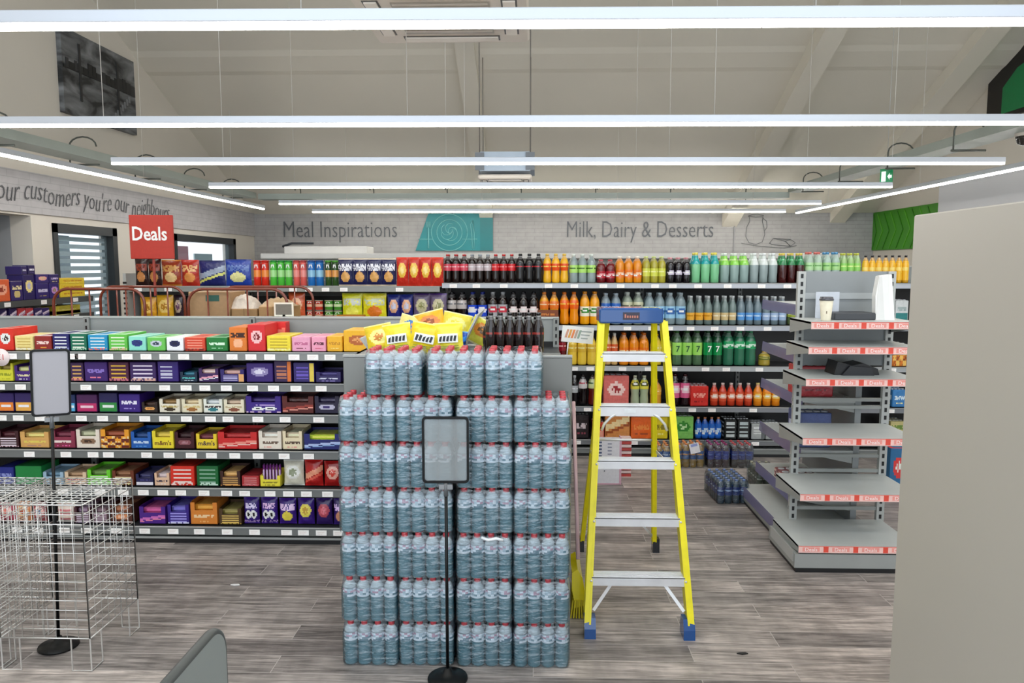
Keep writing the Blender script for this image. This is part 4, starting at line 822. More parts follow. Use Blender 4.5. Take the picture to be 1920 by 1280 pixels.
for k, py in enumerate((665, 763, 864, 970, 1080)):
    q = onrail(py); a = FL.lerp(TL, q); b = FR.lerp(TR_, q); m = MB(); y = a.y
    hh = .046 if k != 1 else .055
    m.box(a.x, b.x, y-.04, y+.04, a.z+.008, a.z+.014, ALU and LGREY); m.box(a.x, b.x, y-.04, y-.035, a.z-hh+.014, a.z+.012, LGREY); m.box(a.x, b.x, y+.035, y+.04, a.z-hh+.014, a.z+.012, LGREY)
    for j in range(5): m.box(a.x+.01, b.x-.01, y-.033+j*.015, y-.029+j*.015, a.z+.014, a.z+.017, LGREY)
    part('tread', m, ALU, t)
    m = MB()
    for px in (a.x-.004, b.x+.004): m.lathe([(.006, 0), (.006, .01), (.002, .012)], lin('6a6c6e'), 8, M=Matrix.Translation((px, y-.036, a.z-.005)) @ Matrix.Rotation(PI/2, 4, 'X'))
    part('rivets', m, ALU, t)
    if k == 1:
        m = MB()
        for s, P in ((1, a), (-1, b)): m.tube([(P.x+s*.085, y-.036, P.z-.03), (P.x+s*.06, y-.036, P.z-.045), (P.x+s*.025, y-.03, P.z-.085), (P.x+s*.012, y-.03, P.z-.12)], .008, 6, LGREY)
        part('knee_brace', m, ALU, t)
        part('data_plate', MB().box(a.x+.13, a.x+.19, y-.042, y-.04, a.z-.022, a.z-.002, lin('e9edf0')), CARD, t)
    if k == 4:
        for s, P, Q in ((1, a, FL), (-1, b, FR)):
            part('diagonal_brace', MB().bar((P.x+s*.10, y-.02, P.z-.03), (Q.x+s*.02, Q.y, .13), .016, .004, LGREY), ALU, t)
q = .47
for q, w_ in ((.5, .008), (.12, .006)):
    a, b = RL.lerp(UL, q), RR.lerp(UR, q)
    part('rear_spreader', MB().tube([a, b], w_, 6, LGREY), ALU, t)
a, b = RL.lerp(UL, .12), RR.lerp(UR, .12)
for P, Q, s in ((RL, a, 1), (RR, b, -1)): part('diagonal_brace', MB().bar((Q.x+s*.13, Q.y, Q.z+.01), (P.x+s*.01, P.y, .09), .014, .004, LGREY), ALU, t)
a, b = FL.lerp(TL, .49), RL.lerp(UL, .42)
for X in ((FL, TL, RL, UL), (FR, TR_, RR, UR)):
    a, b = X[0].lerp(X[1], .49), X[2].lerp(X[3], .45); part('spreader_arm', MB().bar(a, b, .004, .018, LGREY, up=(0,0,1)), ALU, t)
zt_ = 1.56; xa_, xb_ = XX(1122, 590, 4.12), XX(1241, 590, 4.12)
m = MB().cbox(xa_, xb_, 4.07, 4.26, zt_+.005, zt_+.085, .008, BL); m.box(xa_+.02, xb_-.02, 4.10, 4.22, zt_+.085, zt_+.088, lin('2c66ad')); part('top_cap', m, GLOSS, t)
m = MB().box((xa_+xb_)/2-.045, (xa_+xb_)/2+.045, 4.067, 4.07, zt_+.025, zt_+.065, lin('3c3848'))
for k in range(6): m.box((xa_+xb_)/2-.036+.013*k, (xa_+xb_)/2-.028+.013*k, 4.065, 4.067, zt_+.035, zt_+(.055 if k == 0 else .048), lin('c8806c'))
part('maker_badge', m, CARD, t)
# white price card held behind the ladder
p = PY(1083, 628, 4.35)
t = empty('price_card', (p.x, p.y, p.z), 'white tilted price card with orange and grey print above the grey display unit', 'card', rz=0)
t.rotation_euler = (0, math.radians(5), 0)
m = MB().box(-.092, .092, 0, .003, -.045, .05, WHITE); link('card', m.build('card', CARD), t)
m = MB()
for k in range(5): m.prism([(-.075+.018*k, -.02), (-.062+.018*k, -.02), (-.05+.018*k, .03), (-.063+.018*k, .03)], 'y', -.0012, 0, lin(['d8a088', 'e8a850', 'f08c50', 'c0a898', '9cb0a0'][k]))
for k in range(3): m.box(.02, .08-.01*k, -.0012, 0, .02-.02*k, .027-.02*k, lin('a8b0b0'))
link('print', m.build('print', CARD), t)
link('clip', MB().tube([(-.05, .01, -.04), (-.05, .012, -.2+.03)], .004, 5, lin('b8babc')).build('clip', ALU), t)
# broom
t = empty('broom', (.25, 3.9, 0), 'yellow broom head on a pale pink handle leaning at the grey display unit', 'broom')
pa, pb = PY(1084, 1048, 3.86), PY(1073, 760, 4.5)
part('handle', MB().tube([(pa.x, pa.y, pa.z), (pb.x-.0, 4.35, pb.z+.05)], .011, 8, lin('d9b7bd')), GLOSS, t)
m = MB().prism([(.205, .25), (.235, .27), (.262, .22), (.285, .075), (.225, .055), (.205, .16)], 'y', 3.84, 4.09, lin('e9da22')); part('head', m, GLOSS, t)
m = MB()
for k in range(7):
    x = .212+.011*k
    for j in range(6): m.bar((x, 3.85+.04*j, .10), (x-.012+.004*k, 3.845+.042*j, .002), .008, .034, lin('dccb1a') if (k+j) % 2 else lin('c9b714'))
part('bristles', m, MATT, t)

# ------------------------------------------------------------------ things on top of the end display
ZD = 1.4455
t = empty('dump_tray', (-.40, 4.05, 1.421), 'grey open dump tray holding yellow snack bags', 'tray')
m = MB(); x0_, x1_ = XX(695, 650, 3.9), XX(903, 650, 4.0)
m.box(x0_, x1_-.1, 3.88, 4.28, 1.421, 1.43, lin('a4a7a8')); m.prism([(x1_-.11, 1.43), (x1_-.10, 1.43), (x1_+.0, 1.63), (x1_-.01, 1.63)], 'y', 3.80, 4.30, lin('a9adb0')); m.box(x0_, x1_, 4.28, 4.29, 1.43, 1.56, lin('9fa2a4')); m.prism([(x0_+.01, 1.43), (x0_, 1.43), (x0_-.05, 1.5), (x0_-.04, 1.5)], 'y', 3.86, 4.30, lin('a9adb0'))
part('tray', m, MATT, t)
YB_ = lin('f0de1c'); YD = lin('e0b818')
bags = [(722, 655, 0, 0, .14, -.2, 0, 'yellow snack bag at the end of the heap nearest the biscuits', 'e8c820'), (755, 655, -.015, .03, .145, -.14, 1, 'yellow snack bag with black and white wordmark, first along the heap front', 'f2e030'), (797, 655, -.02, .05, .15, .18, 1, 'yellow snack bag with tilted wordmark, middle of the heap front', 'f2d820'), (846, 655, -.02, .0, .15, -.05, 1, 'yellow snack bag with upright wordmark, last along the heap front', 'f4e43c')]
for i, (px, py, dy, dz, s_, tilt, tx, nm, colr) in enumerate(bags):
    x = XX(px, py, 3.80); me_ = None
    k = MB(); bm = bag_mesh(s_, s_*1.0, .05, 'plain' if tx else 'oval', lin(colr), lin('f6ee8c'), lin('d88838'), i, lin('f4ea90'))
    o = link('snack_bag', bm, None, (x, 3.70+dy, ZD+.003), 0, (-.12, tilt, 0), nm, 'snack bag')
    if tx:
        m = MB(); rnd = random.Random(i)
        m.box(-.05, .05, -.0045, -.003, s_*.32, s_*.62, lin('eef0ee'))
        for q in range(5): m.prism([(-.045+.018*q, s_*.38), (-.034+.018*q, s_*.36), (-.028+.018*q, s_*.55), (-.04+.018*q, s_*(.5+.08*rnd.random()))], 'y', -.0065, -.0045, lin('23262c'))
        for q in range(2): m.box(-.05, .052, -.0045, -.003, s_*(.2-.07*q), s_*(.23-.07*q), lin('8c9020'))
        link('wordmark', m.build('wordmark', CARD), o)
back = [(765, 618, .13, .3, 'f0e088', 'blue and cream snack bag lying at the back of the heap', '2c78c8', 'e8a05c'), (812, 612, .14, -.25, 'f0b828', 'orange yellow snack bag at the back of the heap', 'e89050', '9c4c20'), (850, 612, .13, .2, 'ecdc50', 'pale yellow snack bag peaking highest in the heap', 'f4f090', 'f0e040'), (893, 622, .13, .5, 'e6e04c', 'yellow green snack bag at the ladder end of the heap', 'f09838', '6c4c20')]
for i, (px, py, s_, tilt, colr, nm, c2, c3) in enumerate(back):
    s_ *= 1.15; p = PY(px, py+20, 4.0); link('snack_bag', bag_mesh(s_*1.05, s_, .06, 'oval', lin(colr), lin(c2), lin(c3), i+20, lin('f8f0b0')), None, (p.x, 3.96, max(p.z, ZD+.002)), 0, (-.35, tilt, 0), nm, 'snack bag')
p = PY(866, 652, 3.9); link('snack_bag', bag_mesh(.062, .11, .04, 'diag', lin('1c4fb0'), lin('3c8ce0'), lin('10306c'), 33, lin('6cb0e8')), None, (p.x+.0, 3.70, ZD+.002), 0, (-.2, .15, 0), 'bright blue snack bag beside the sloping grey tray side', 'snack bag')
ck = bottle_meshes(.0275, .2, lin('170a08'), lin('18181a'), lin('1b1112'), lin('8c2c24'), (.3, .62), 'slim', 'txt')
for r_ in range(2):
    for k in range(6):
        p = PY(922+k*17.5-(r_*5), 655, 3.78+.07*r_)
        put_bottle(p.x, 3.72+.066*r_, ZD+(0 if r_ == 0 else -.024), ck, ('small dark cola bottle, %s of the cluster on the end display' % ['front row', 'rear row'][r_]), 'small cola bottles on the end display, '+['front row', 'rear row'][r_], 'cola_bottle')

# ------------------------------------------------------------------ end bay with red strips and the run behind it
t = empty('end_bay_shelving', (1.98, 4.75, 0), 'empty grey end bay with red and white strips on every shelf', 'shelving')
bx0, bx1 = 1.69, 2.36; yb_ = 4.98; G1 = lin('a2a5a3')
for x in (XX(1497, 700, 4.95), XX(1664, 700, 4.95)):
    m = MB().box(x-.025, x+.025, yb_-.03, yb_, .02, 1.84, lin('b3b6b4')); z = .08
    while z < 1.8: m.box(x-.008, x+.008, yb_-.032, yb_-.03, z, z+.028, INK); z += .052
    part('upright', m, MATT, t)
m = MB().box(bx0+.05, bx1-.03, yb_-.012, yb_, 1.22, 1.84, lin('8b9092')); m.box(bx0+.05, bx1-.03, yb_-.02, yb_-.012, 1.66, 1.70, lin('a9aeb0'));
part('back_panel', m, MATT, t)
for z in (1.08, .98, .70, .60, .50, .33, .24, .93):
    part('cross_bar', MB().box(bx0+.03, bx1-.01, yb_-.022, yb_, z, z+.022, lin('9a9e9c')), MATT, t)
STR = lin('f8cbc4')
def strip_mesh(w, seed):
    m = MB().box(-w/2, w/2, -.003, 0, -.022, .020, STR); n = 4
    for k in range(n): m.text('Deals', .030, front(-w/2+w*(k+.42)/n, -.0034, -.002) @ Matrix.Scale(1.15, 4, (1,0,0)), lin('fff8f6')); m.box(-w/2+w*(k+.42)/n-.052, -w/2+w*(k+.42)/n+.052, -.0032, -.003, -.014, .013, lin('f09c92'))
    for k in range(n-1): m.box(-w/2+w*(k+.92)/n-.015, -w/2+w*(k+.92)/n+.015, -.0036, -.003, -.019, .018, lin('e5503f'))
    m.box(-w/2, w/2, -.0034, -.003, .016, .020, lin('e06a5c')); return m.build('deals_strip', CARD)
for i, (py, y0) in enumerate(((610, 4.58), (657, 4.56), (717, 4.54), (828, 4.52), (933, 4.50), (1030, 4.47))):
    z = PY(1600, py, y0).z; x0, x1 = XX(1521 if i < 1 else (1516, 1511, 1505, 1500, 1497)[i-1], py, y0), 2.34
    m = MB().box(x0, x1, y0+.004, yb_-.02, z+.008, z+.022, lin('c2c6c4')); m.box(x0, x1, y0, y0+.006, z-.024, z+.022, lin('b0b3b2'))
    for x in (x0, x1-.004): m.prism([(y0+.01, z-.02), (yb_-.02, z-.075), (yb_-.02, z+.02), (y0+.01, z+.02)], 'x', x, x+.004, G1)
    s_ = part('shelf', m, MATT, t); w_ = x1-x0
    link('deals_strip', strip_mesh(w_, i), s_, ((x0+x1)/2-1.98, y0-4.75-.001, z))
x0 = XX(1492, 1040, 4.46)
m = MB().box(x0, 2.34, 4.475, yb_, .03, PY(1600, 1040, 4.47).z, lin('9a9d9b')); m.box(x0+.01, 2.33, 4.48, yb_, 0, .03, INK); m.box(x0-.003, x0, 4.50, 4.94, .06, .13, lin('b8bab9')); part('base_plinth', m, MATT, t)
# run of shelves along the aisle behind the bay
t = empty('shelving_unit', (2.0, 5.5, 0), 'grey shelving run with violet plastic shelf edges behind the end bay', 'shelving')
m = MB().box(2.16, 2.2, 5.02, 5.95, .03, 1.80, lin('8f9496')); part('back_panel', m, MATT, t)
m = MB().box(1.66, 2.16, 5.02, 5.93, .03, .1, lin('8b8e8c')); m.box(1.67, 2.16, 5.03, 5.92, 0, .03, INK); part('base_plinth', m, MATT, t)
for i, (z, xf) in enumerate(((1.60, 1.79), (1.27, 1.80), (.98, 1.80), (.63, 1.80), (.30, 1.78), (.125, 1.655))):
    s_ = part('shelf', MB().box(xf+.01, 2.16, 5.02, 5.93, z-.02, z, lin('c4c8c6')), MATT, t)
    mm = MB().prism([(xf, z-.062), (xf+.006, z-.062), (xf+.012, z+.012), (xf+.006, z+.012)], 'y', 5.02, 5.93, WHITE)
    part('edge_strip', mm, VIOLET, s_)
    for yy in (5.03, 5.9): m = MB().prism([(xf+.03, z-.02), (2.16, z-.09), (2.16, z-.02)], 'y', yy, yy+.01, G1); part('bracket', m, MATT, s_)
def pack_can(w, h, d, a, b, c, st, seed, name='can_pack'):
    m = MB(); m.cbox(-w/2, w/2, 0, d, 0, h, .006, a); grid_face(m, -w/2+.006, w/2-.006, -.0008, .006, h-.006, pat(st, a, b, c, seed), 16, 12)
    fn = pat(st, a, b, c, seed+2); nx, nz = 12, 10; x = -w/2-.0008
    vs = [(x, d*(1-i/nx)*.97+.003, .006+(h-.012)*j/nz) for j in range(nz+1) for i in range(nx+1)]
    fs = [(j*(nx+1)+i, j*(nx+1)+i+1, (j+1)*(nx+1)+i+1, (j+1)*(nx+1)+i) for j in range(nz) for i in range(nx)]
    m.add(vs, fs, [fn((i+.5)/nx, (j+.5)/nz) for j in range(nz) for i in range(nx)])
    for k in range(4):
        for q in range(2): m.lathe([(w*.1, h), (w*.105, h+.004), (w*.09, h+.006)], lin('c9ccd0'), 10, (-w*.36+w*.24*k, d*(.27+.46*q), 0))
    return m.build(name, FOIL)
link('can_pack', pack_can(.24, .21, .20, lin('c23540'), lin('f0c8cc'), lin('8c1c28'), 'txt', 4), None, (1.93, 5.12, .982), 0, None, 'red pack of drink cans on the third shelf of the violet edged run', 'can pack')
link('can_pack', pack_can(.22, .24, .22, lin('4c5c90'), lin('c4d0e8'), lin('1c2c60'), 'txt', 5), None, (1.93, 5.1, .632), 0, None, 'blue grey pack of drink cans on the fourth shelf of the violet edged run', 'can pack')
link('can_pack', pack_can(.24, .07, .2, lin('8c4c50'), lin('f0d0c0'), lin('5c2c30'), 'grid', 6), None, (1.93, 5.35, .302), 0, None, 'low reddish pack on the fifth shelf of the violet edged run', 'can pack')
# things left on the end bay
p = PY(1554, 604, 4.63); z0 = PY(1600, 610, 4.58).z+.0225
t = empty('paper_cup', (p.x, 4.68, z0), 'cream paper coffee cup with dark lid on the top bay shelf', 'cup')
link('cup', MB().lathe([(.028, 0), (.029, .004), (.040, .125)], lin('e6dfc8'), 24).build('cup', CARD), t); link('lid', MB().lathe([(.042, .125), (.043, .132), (.039, .138), (.037, .148)], lin('4a4a52'), 24).build('lid', GLOSS), t)
link('print', MB().box(-.012, -.006, -.0335, -.031, .045, .06, lin('8a7c66')).build('print', CARD), t)
p = PY(1658, 605, 4.72)
m = MB(); vs = []; nx = 4
prof = [(-.06, .0), (-.062, .12), (-.058, .24), (-.04, .285)]
m.prism([(-.055, 0), (.062, 0), (.05, .12), (.03, .285), (-.045, .275), (-.062, .15)], 'y', -.02, .03, lin('f1f1ef')); m.prism([(-.055, .0), (.0, .0), (-.03, .275), (-.045, .27)], 'y', -.024, -.02, lin('e4e4e2')); m.prism([(.03, 0), (.062, 0), (.03, .285), (.012, .285)], 'y', -.023, -.02, lin('fafaf8'))
solid('paper_bag', m, MATT, label='crumpled white paper bag standing upright on the top bay shelf', cat='bag'); o = bpy.context.scene.objects[-1] if False else bpy.data.objects['paper_bag']; o.location = (p.x, 4.74, z0)
p = PY(1555, 560, 4.85)
solid('blank_card', MB().box(-.075, .075, -.002, .002, 0, .17, lin('c6ccd6')), CARD, label='pale blue grey card standing behind the coffee cup', cat='card'); bpy.data.objects['blank_card'].location = (p.x, 4.88, z0)
m = MB().cbox(-.13, .13, 0, .2, 0, .045, .006, lin('3e4146')); solid('laptop_case', m, MATT, label='flat dark grey case lying behind the coffee cup', cat='case'); bpy.data.objects['laptop_case'].location = (XX(1600, 600, 4.75), 4.72, z0)
m = MB().prism([(-.14, 0), (.14, 0), (.13, .04), (.04, .075), (-.03, .06), (-.12, .085)], 'y', 0, .16, lin('16171a')); m.prism([(-.1, .0), (.1, 0), (.08, .05), (-.05, .06)], 'y', -.02, 0, lin('202226')); z1 = PY(1600, 717, 4.54).z+.0225
solid('folded_garment', m, MATT, label='crumpled black garment on the third bay shelf', cat='garment'); bpy.data.objects['folded_garment'].location = (XX(1600, 700, 4.75), 4.70, z1)
# ------------------------------------------------------------------ drinks and snack shelving across the back
YD_ = 7.28
ZD_ = [PY(1250, y, YD_).z for y in (532, 611, 687, 763, 825)]
dt = [[851, 894, 945, 1028, 1076, 1130, 1162, 1226, 1259, 1306, 1361, 1424, 1472, 1526], [1136, 1176, 1222, 1254, 1294, 1339, 1387, 1438, 1486, 1660], [1077, 1107, 1168, 1217, 1264, 1324, 1363, 1425, 1675], [1074, 1103, 1263, 1301, 1338, 1416, 1676], [1084, 1192, 1300, 1422, 1676]]
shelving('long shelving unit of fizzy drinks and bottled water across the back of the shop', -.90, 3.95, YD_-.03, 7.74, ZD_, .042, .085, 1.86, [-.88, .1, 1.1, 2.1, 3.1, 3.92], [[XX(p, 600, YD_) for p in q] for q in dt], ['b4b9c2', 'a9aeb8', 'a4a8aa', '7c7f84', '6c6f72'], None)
ZN = [PY(640, y, YD_-.06).z for y in (538, 603)]+[.85, .45]
shelving('snack shelving unit with tall crisp bags and tubes beside the drinks', -3.97, -.91, YD_-.09, 7.74, ZN, .045, .1, 1.72, [-3.95, -2.95, -1.95, -.93], [[XX(p, 600, YD_-.09) for p in q] for q in ([262, 318, 551, 581, 612, 646, 750], [262, 330, 505, 560, 620, 690], [], [])], ['8d8f8a']*4, None)
m = MB().box(-4.0, -3.97, 7.17, 7.76, .02, 1.80, lin('b3b4b0')); z = .1
while z < 1.75: m.box(-4.003, -3.965, 7.168, 7.17, z, z+.02, INK); z += .05
solid('shelf_end_panel', m, MATT, (-3.985, 7.4, 0), label='pale grey perforated end panel of the snack shelving under the red sign', cat='panel')
SH = ['top', 'second', 'third', 'fourth', 'bottom']
def bot(row, x0, x1, n, ty, liq, cap, lab, acc, desc, shape='std', band=(.42, .66), style='txt', by=None, depth2=False, cat='bottle', name='drink_bottle'):
    by_ = by or (532, 611, 687, 763, 825)[row]; y = YD_+.075+(.02 if row == 1 else 0); X0, X1 = XX(x0, by_, y), XX(x1, by_, y); w = (X1-X0)/n
    h = PY((x0+x1)/2, ty, y).z-ZD_[row]; r = min(w*.485, .056)
    ms = bottle_meshes(round(r, 4), round(h, 3), lx(liq), lx(cap), lx(lab), lx(acc), band, shape, style)
    lab_ = desc+' on the %s drinks shelf' % SH[row]; g = None if n == 1 else 'drinks: '+lab_
    for j in range(2 if row < 3 and n > 1 else 1):
     for k in range(n): put_bottle(X0+w*(k+.5), y+j*(2*r+.004)+random.uniform(-.003, .003), ZD_[row]+.0085-.0, ms, lab_, g, name, cat, random.uniform(-.2, .2))
DK = '1a0d0a'
R0 = [(832, 878, 3, 478, DK, 'b02828', 'd8485c', 'f0c0c4', 'dark cola bottle with pinkish red label'), (878, 922, 3, 478, DK, '9aa0a8', 'c4b4b8', 'e8e4e8', 'dark cola bottle with pale grey label'), (922, 967, 3, 478, DK, 'c02828', 'd01c24', 'f08c8c', 'dark cola bottle with bright red label'),
      (967, 1018, 3, 477, '0d0a0b', '18181a', '1a1a1e', 'c43038', 'black cola bottle with black label'), (1018, 1066, 3, 477, 'eeb41c', 'e8c050', 'e8541c', 'f8d860', 'orange yellow soda bottle with red orange label', 'curvy'), (1067, 1117, 3, 478, '8c9c9c', 'dfe8e0', 'b0e070', '3c6c24', 'clear bottle with pale green label', 'std', (.35, .62)),
      (1118, 1153, 2, 488, '6c0c14', 'c4545c', 'b02030', 'f0a8ac', 'dark red soda bottle with a pink swoosh', 'std', (.2, .5), 'diag'), (1154, 1203, 3, 482, 'e08a10', 'f0e8d8', 'e87820', 'f4c8a0', 'orange soda bottle with a white ring neck', 'std', (.2, .5), 'diag'), (1204, 1248, 3, 482, 'a8a02c', 'd0dc90', 'd4d850', 'f0f0a0', 'olive yellow soda bottle', 'std', (.25, .55)),
      (1249, 1294, 3, 484, '100a10', 'd89aa0', '18101c', 'd8d0e0', 'black bottle with pink cap', 'std', (.2, .55), 'oval'), (1295, 1348, 3, 475, '7cc490', 'f0e060', '18a0a4', '30b8b4', 'pale green bottle with teal shoulder', 'slim', (.62, .9), 'txt'),
      (1349, 1403, 3, 476, '8ca4a0', 'eef4ec', '8cd450', 'd8f0a8', 'clear bottle with lime green shoulder', 'slim', (.6, .9)), (1404, 1457, 3, 476, '8f9f9f', 'eef2f2', 'd4dcd8', 'f4f8f8', 'clear bottle with white shoulder', 'slim', (.6, .9)), (1458, 1507, 3, 476, '3c0c0c', 'e8d060', '1c7c44', '5cb880', 'dark brown bottle with green shoulder', 'slim', (.6, .9)),
      (1508, 1540, 2, 474, 'a9bfae', 'd86c64', 'b0d8a0', '6ca85c', 'pale bottle with a red cap'), (1541, 1573, 2, 474, 'a4bcb0', '4c90c0', 'a4d488', '5c9c50', 'pale bottle with a blue cap'), (1574, 1612, 3, 476, '9cc07c', 'c8cc50', '8cd060', 'd8ec90', 'pale green bottle with a yellow cap')]
for q in R0: bot(0, *q)
R1 = [(838, 876, 2, 549, DK, '202024', 'c4bcb8', '7c7c80', 'dark bottle with cream grey label', 'std', (.48, .75)), (877, 914, 2, 549, DK, '1c2c80', '1c48d0', 'f0f0f8', 'dark cola bottle with royal blue label', 'std', (.25, .6), 'oval'), (915, 952, 2, 549, DK, 'a0a4a8', 'b4b4b8', 'd04050', 'dark cola bottle with silver label', 'std', (.25, .62), 'oval'),
      (953, 1010, 3, 549, '120c0c', '1c1c20', '26201f', 'f4e4e4', 'dark cola bottle with black round logo label', 'std', (.25, .62), 'oval'), (1011, 1048, 2, 549, 'f0a41c', 'd88030', 'e87828', 'f8d0a0', 'amber soda bottle with orange label', 'curvy', (.48, .72)), (1049, 1085, 2, 549, 'f0920c', 'd87018', 'ee6418', 'f8c040', 'bright orange soda bottle with orange label', 'curvy', (.48, .75)),
      (1087, 1124, 2, 548, 'f0a410', 'd88818', 'f4ecd8', '3c8c34', 'orange soda bottle with white and green label', 'std', (.25, .55), 'oval'), (1126, 1164, 2, 551, '7d8f98', 'a8b8c4', '2060b8', 'd0e4f8', 'clear water bottle with strong blue label', 'std', (.4, .68)), (1166, 1206, 2, 549, '8c9888', 'c8d0c8', 'c8c8a8', '6c6c58', 'clear water bottle with beige label', 'std', (.42, .7)),
      (1207, 1285, 4, 550, '7f9298', 'b0c0c8', '9ccbe8', '3c6cb0', 'large clear water bottle with pale blue label', 'std', (.2, .58), 'oval'), (1286, 1335, 3, 556, '70827f', 'e0e4e4', 'eeb03c', 'c88818', 'clear water bottle with amber label', 'slim', (.16, .42)), (1336, 1380, 3, 556, '70827f', 'e0e4e4', 'd8c08c', 'f0e8d0', 'clear water bottle with sand coloured label', 'slim', (.16, .42)),
      (1381, 1427, 3, 556, '6e8088', 'e0e4e4', '5c9cdc', 'd0e8f8', 'clear water bottle with mid blue label', 'slim', (.16, .42)), (1428, 1474, 3, 557, '6e8088', 'e0e4e4', 'a4bcdc', 'e8f0f8', 'clear water bottle with grey blue label', 'slim', (.16, .42)), (1475, 1492, 1, 575, '4c5c38', '2c3c20', '90a030', 'd8dc90', 'small olive bottle')]
for q in R1: bot(1, *q)
R2 = [(1046, 1062, 1, 622, '5c0c14', '3c0c10', '8c1c28', 'e8a8a8', 'dark red bottle beside the price card'), (1064, 1118, 3, 628, 'e8c440', 'e0b040', 'd8b038', 'f0e8a0', 'yellow juice bottle'), (1119, 1131, 1, 628, 'e09020', 'c87820', 'e07820', 'f8d0a0', 'orange juice bottle hidden by the ladder rail'), (1133, 1158, 2, 626, 'd8b070', 'e0e0d8', 'd86030', 'f4c8a8', 'light bottle with a red orange label'),
      (1160, 1216, 3, 625, 'e88a14', 'd87010', 'e8761c', 'f8e0b0', 'plump orange soda bottle', 'std', (.3, .55)), (1218, 1240, 1, 627, 'e0c030', 'd8a020', 'e8d050', 'f8f0b0', 'yellow bottle beside the ladder rail'), (1246, 1258, 1, 632, 'a8b040', 'c8d060', 'd0d860', 'f0f0b0', 'lime yellow bottle'),
      (1259, 1316, 3, 621, '4c6c4c', '3c7c3c', 'a4e068', '14502c', 'clear green bottle with a lime 7 label', 'std', (.3, .66), 'plain'), (1317, 1353, 2, 621, '1c4c30', '1c5c34', '128c48', 'f4fcf4', 'dark green bottle with a green 7 label', 'std', (.3, .66), 'plain'), (1354, 1416, 3, 621, '2c6c50', '2c8c5c', '1c9c5c', 'c8ecd4', 'green lemonade bottle with a diagonal white flash', 'std', (.48, .7), 'diag'), (1418, 1446, 1, 660, 'a89438', 'c8a040', '6c7430', 'e0d070', 'short amber pack')]
for q in R2: bot(2, *q)
R3 = [(1070, 1084, 1, 705, '100c10', 'c8ccd0', 'b0b4b8', 'e0e0e4', 'dark bottle at the unit end behind the grey panel'), (1084, 1101, 1, 703, '120a0c', '201c20', 'd0c8c8', 'b04050', 'dark cola bottle with a white and red label', 'curvy', (.55, .85)), (1102, 1118, 1, 703, '5c1410', '302020', 'c8d098', '3c5c2c', 'brown bottle with a pale green label', 'curvy', (.55, .85)),
      (1181, 1216, 2, 705, 'a8b494', 'c8ccb0', 'e0d850', '5c5c20', 'cloudy bottle with a yellow label', 'curvy', (.55, .85), 'oval'), (1217, 1240, 1, 712, 'e09c30', 'd88420', 'f0b040', 'f8e0a0', 'orange bottle behind the ladder rail'), (1255, 1293, 2, 702, '1c0810', '401018', 'd8608c', 'f4ccd8', 'dark cherry bottle with a pink label', 'std', (.25, .72), 'oval'),
      (1330, 1410, 5, 719, 'c83c20', 'e8d0c8', 'dc5430', 'f8c8b0', 'small red soda bottle', 'slim', (.2, .6), 'oval'), (1411, 1462, 3, 719, 'e88818', 'e8d080', 'f09820', 'f8d878', 'small orange soda bottle', 'slim', (.2, .6), 'oval')]
for q in R3: bot(3, *q)
R4 = [(1302, 1352, 4, 783, '1c58b8', 'f0a070', '2c70d0', 'c8e0f8', 'blue sports bottle with an orange cap', 'std', (.1, .7), 'diag')]
for q in R4: bot(4, *q)
def pk(row, x0, x1, ty, a, b, c, st, desc, seed, dz=0, name='can_pack', cat='can pack', dy=0, by=None):
    by_ = by or (532, 611, 687, 763, 825)[row]; y = YD_+.02+dy; X0, X1 = XX(x0, by_, y), XX(x1, by_, y); zt = PY((x0+x1)/2, ty, y).z; z = ZD_[row]+.0085+dz
    return link(name, pack_can(X1-X0-.004, zt-z, .22, lin(a), lin(b), lin(c), st, seed), None, ((X0+X1)/2, y, z), 0, None, desc+' on the %s drinks shelf' % SH[row], cat)
pk(3, 1131, 1179, 704, 'd86c64', 'f4d0c8', 'a01c20', 'oval', 'pink wrapped pack of six bottles', 11)
pk(3, 1294, 1328, 724, 'd02c24', 'f4a090', '8c1410', 'txt', 'bright red multipack', 12)
pk(4, 1076, 1104, 778, '1c1014', 'd0c0c4', '8c3c4c', 'txt', 'dark can multipack at the unit end', 13)
pk(4, 1110, 1133, 792, 'c83828', 'f0a088', '701810', 'band', 'red multipack behind the ladder rail', 14)
pk(4, 1134, 1181, 768, 'd88c48', 'f4d8a0', 'a04c20', 'diag', 'orange striped multipack', 15)
pk(4, 1182, 1223, 782, 'e8641c', 'f08c3c', 'a8481c', 'txt', 'bright orange can multipack', 16)
pk(4, 1226, 1252, 782, 'e4cc24', '8c7c1c', 'f4e880', 'txt', 'yellow can multipack', 17)
pk(4, 1261, 1300, 781, '84c864', '3c8c34', 'c8ecb0', 'oval', 'light green can multipack', 18)
pk(4, 1357, 1381, 787, '101312', 'c8d0d0', '101312', 'bars', 'black can multipack nearer the blue bottles', 19)
pk(4, 1382, 1406, 787, '121414', 'b8c4c4', '101312', 'bars', 'black can multipack nearer the silver cans', 20)
pk(4, 1408, 1434, 794, 'a4a8a6', 'd8dcda', '5c6062', 'col', 'silver can multipack nearer the black packs', 21)
pk(4, 1435, 1462, 794, 'a0a5a4', 'd0d4d4', '5c6062', 'col', 'silver can multipack nearer the violet shelf run', 22)
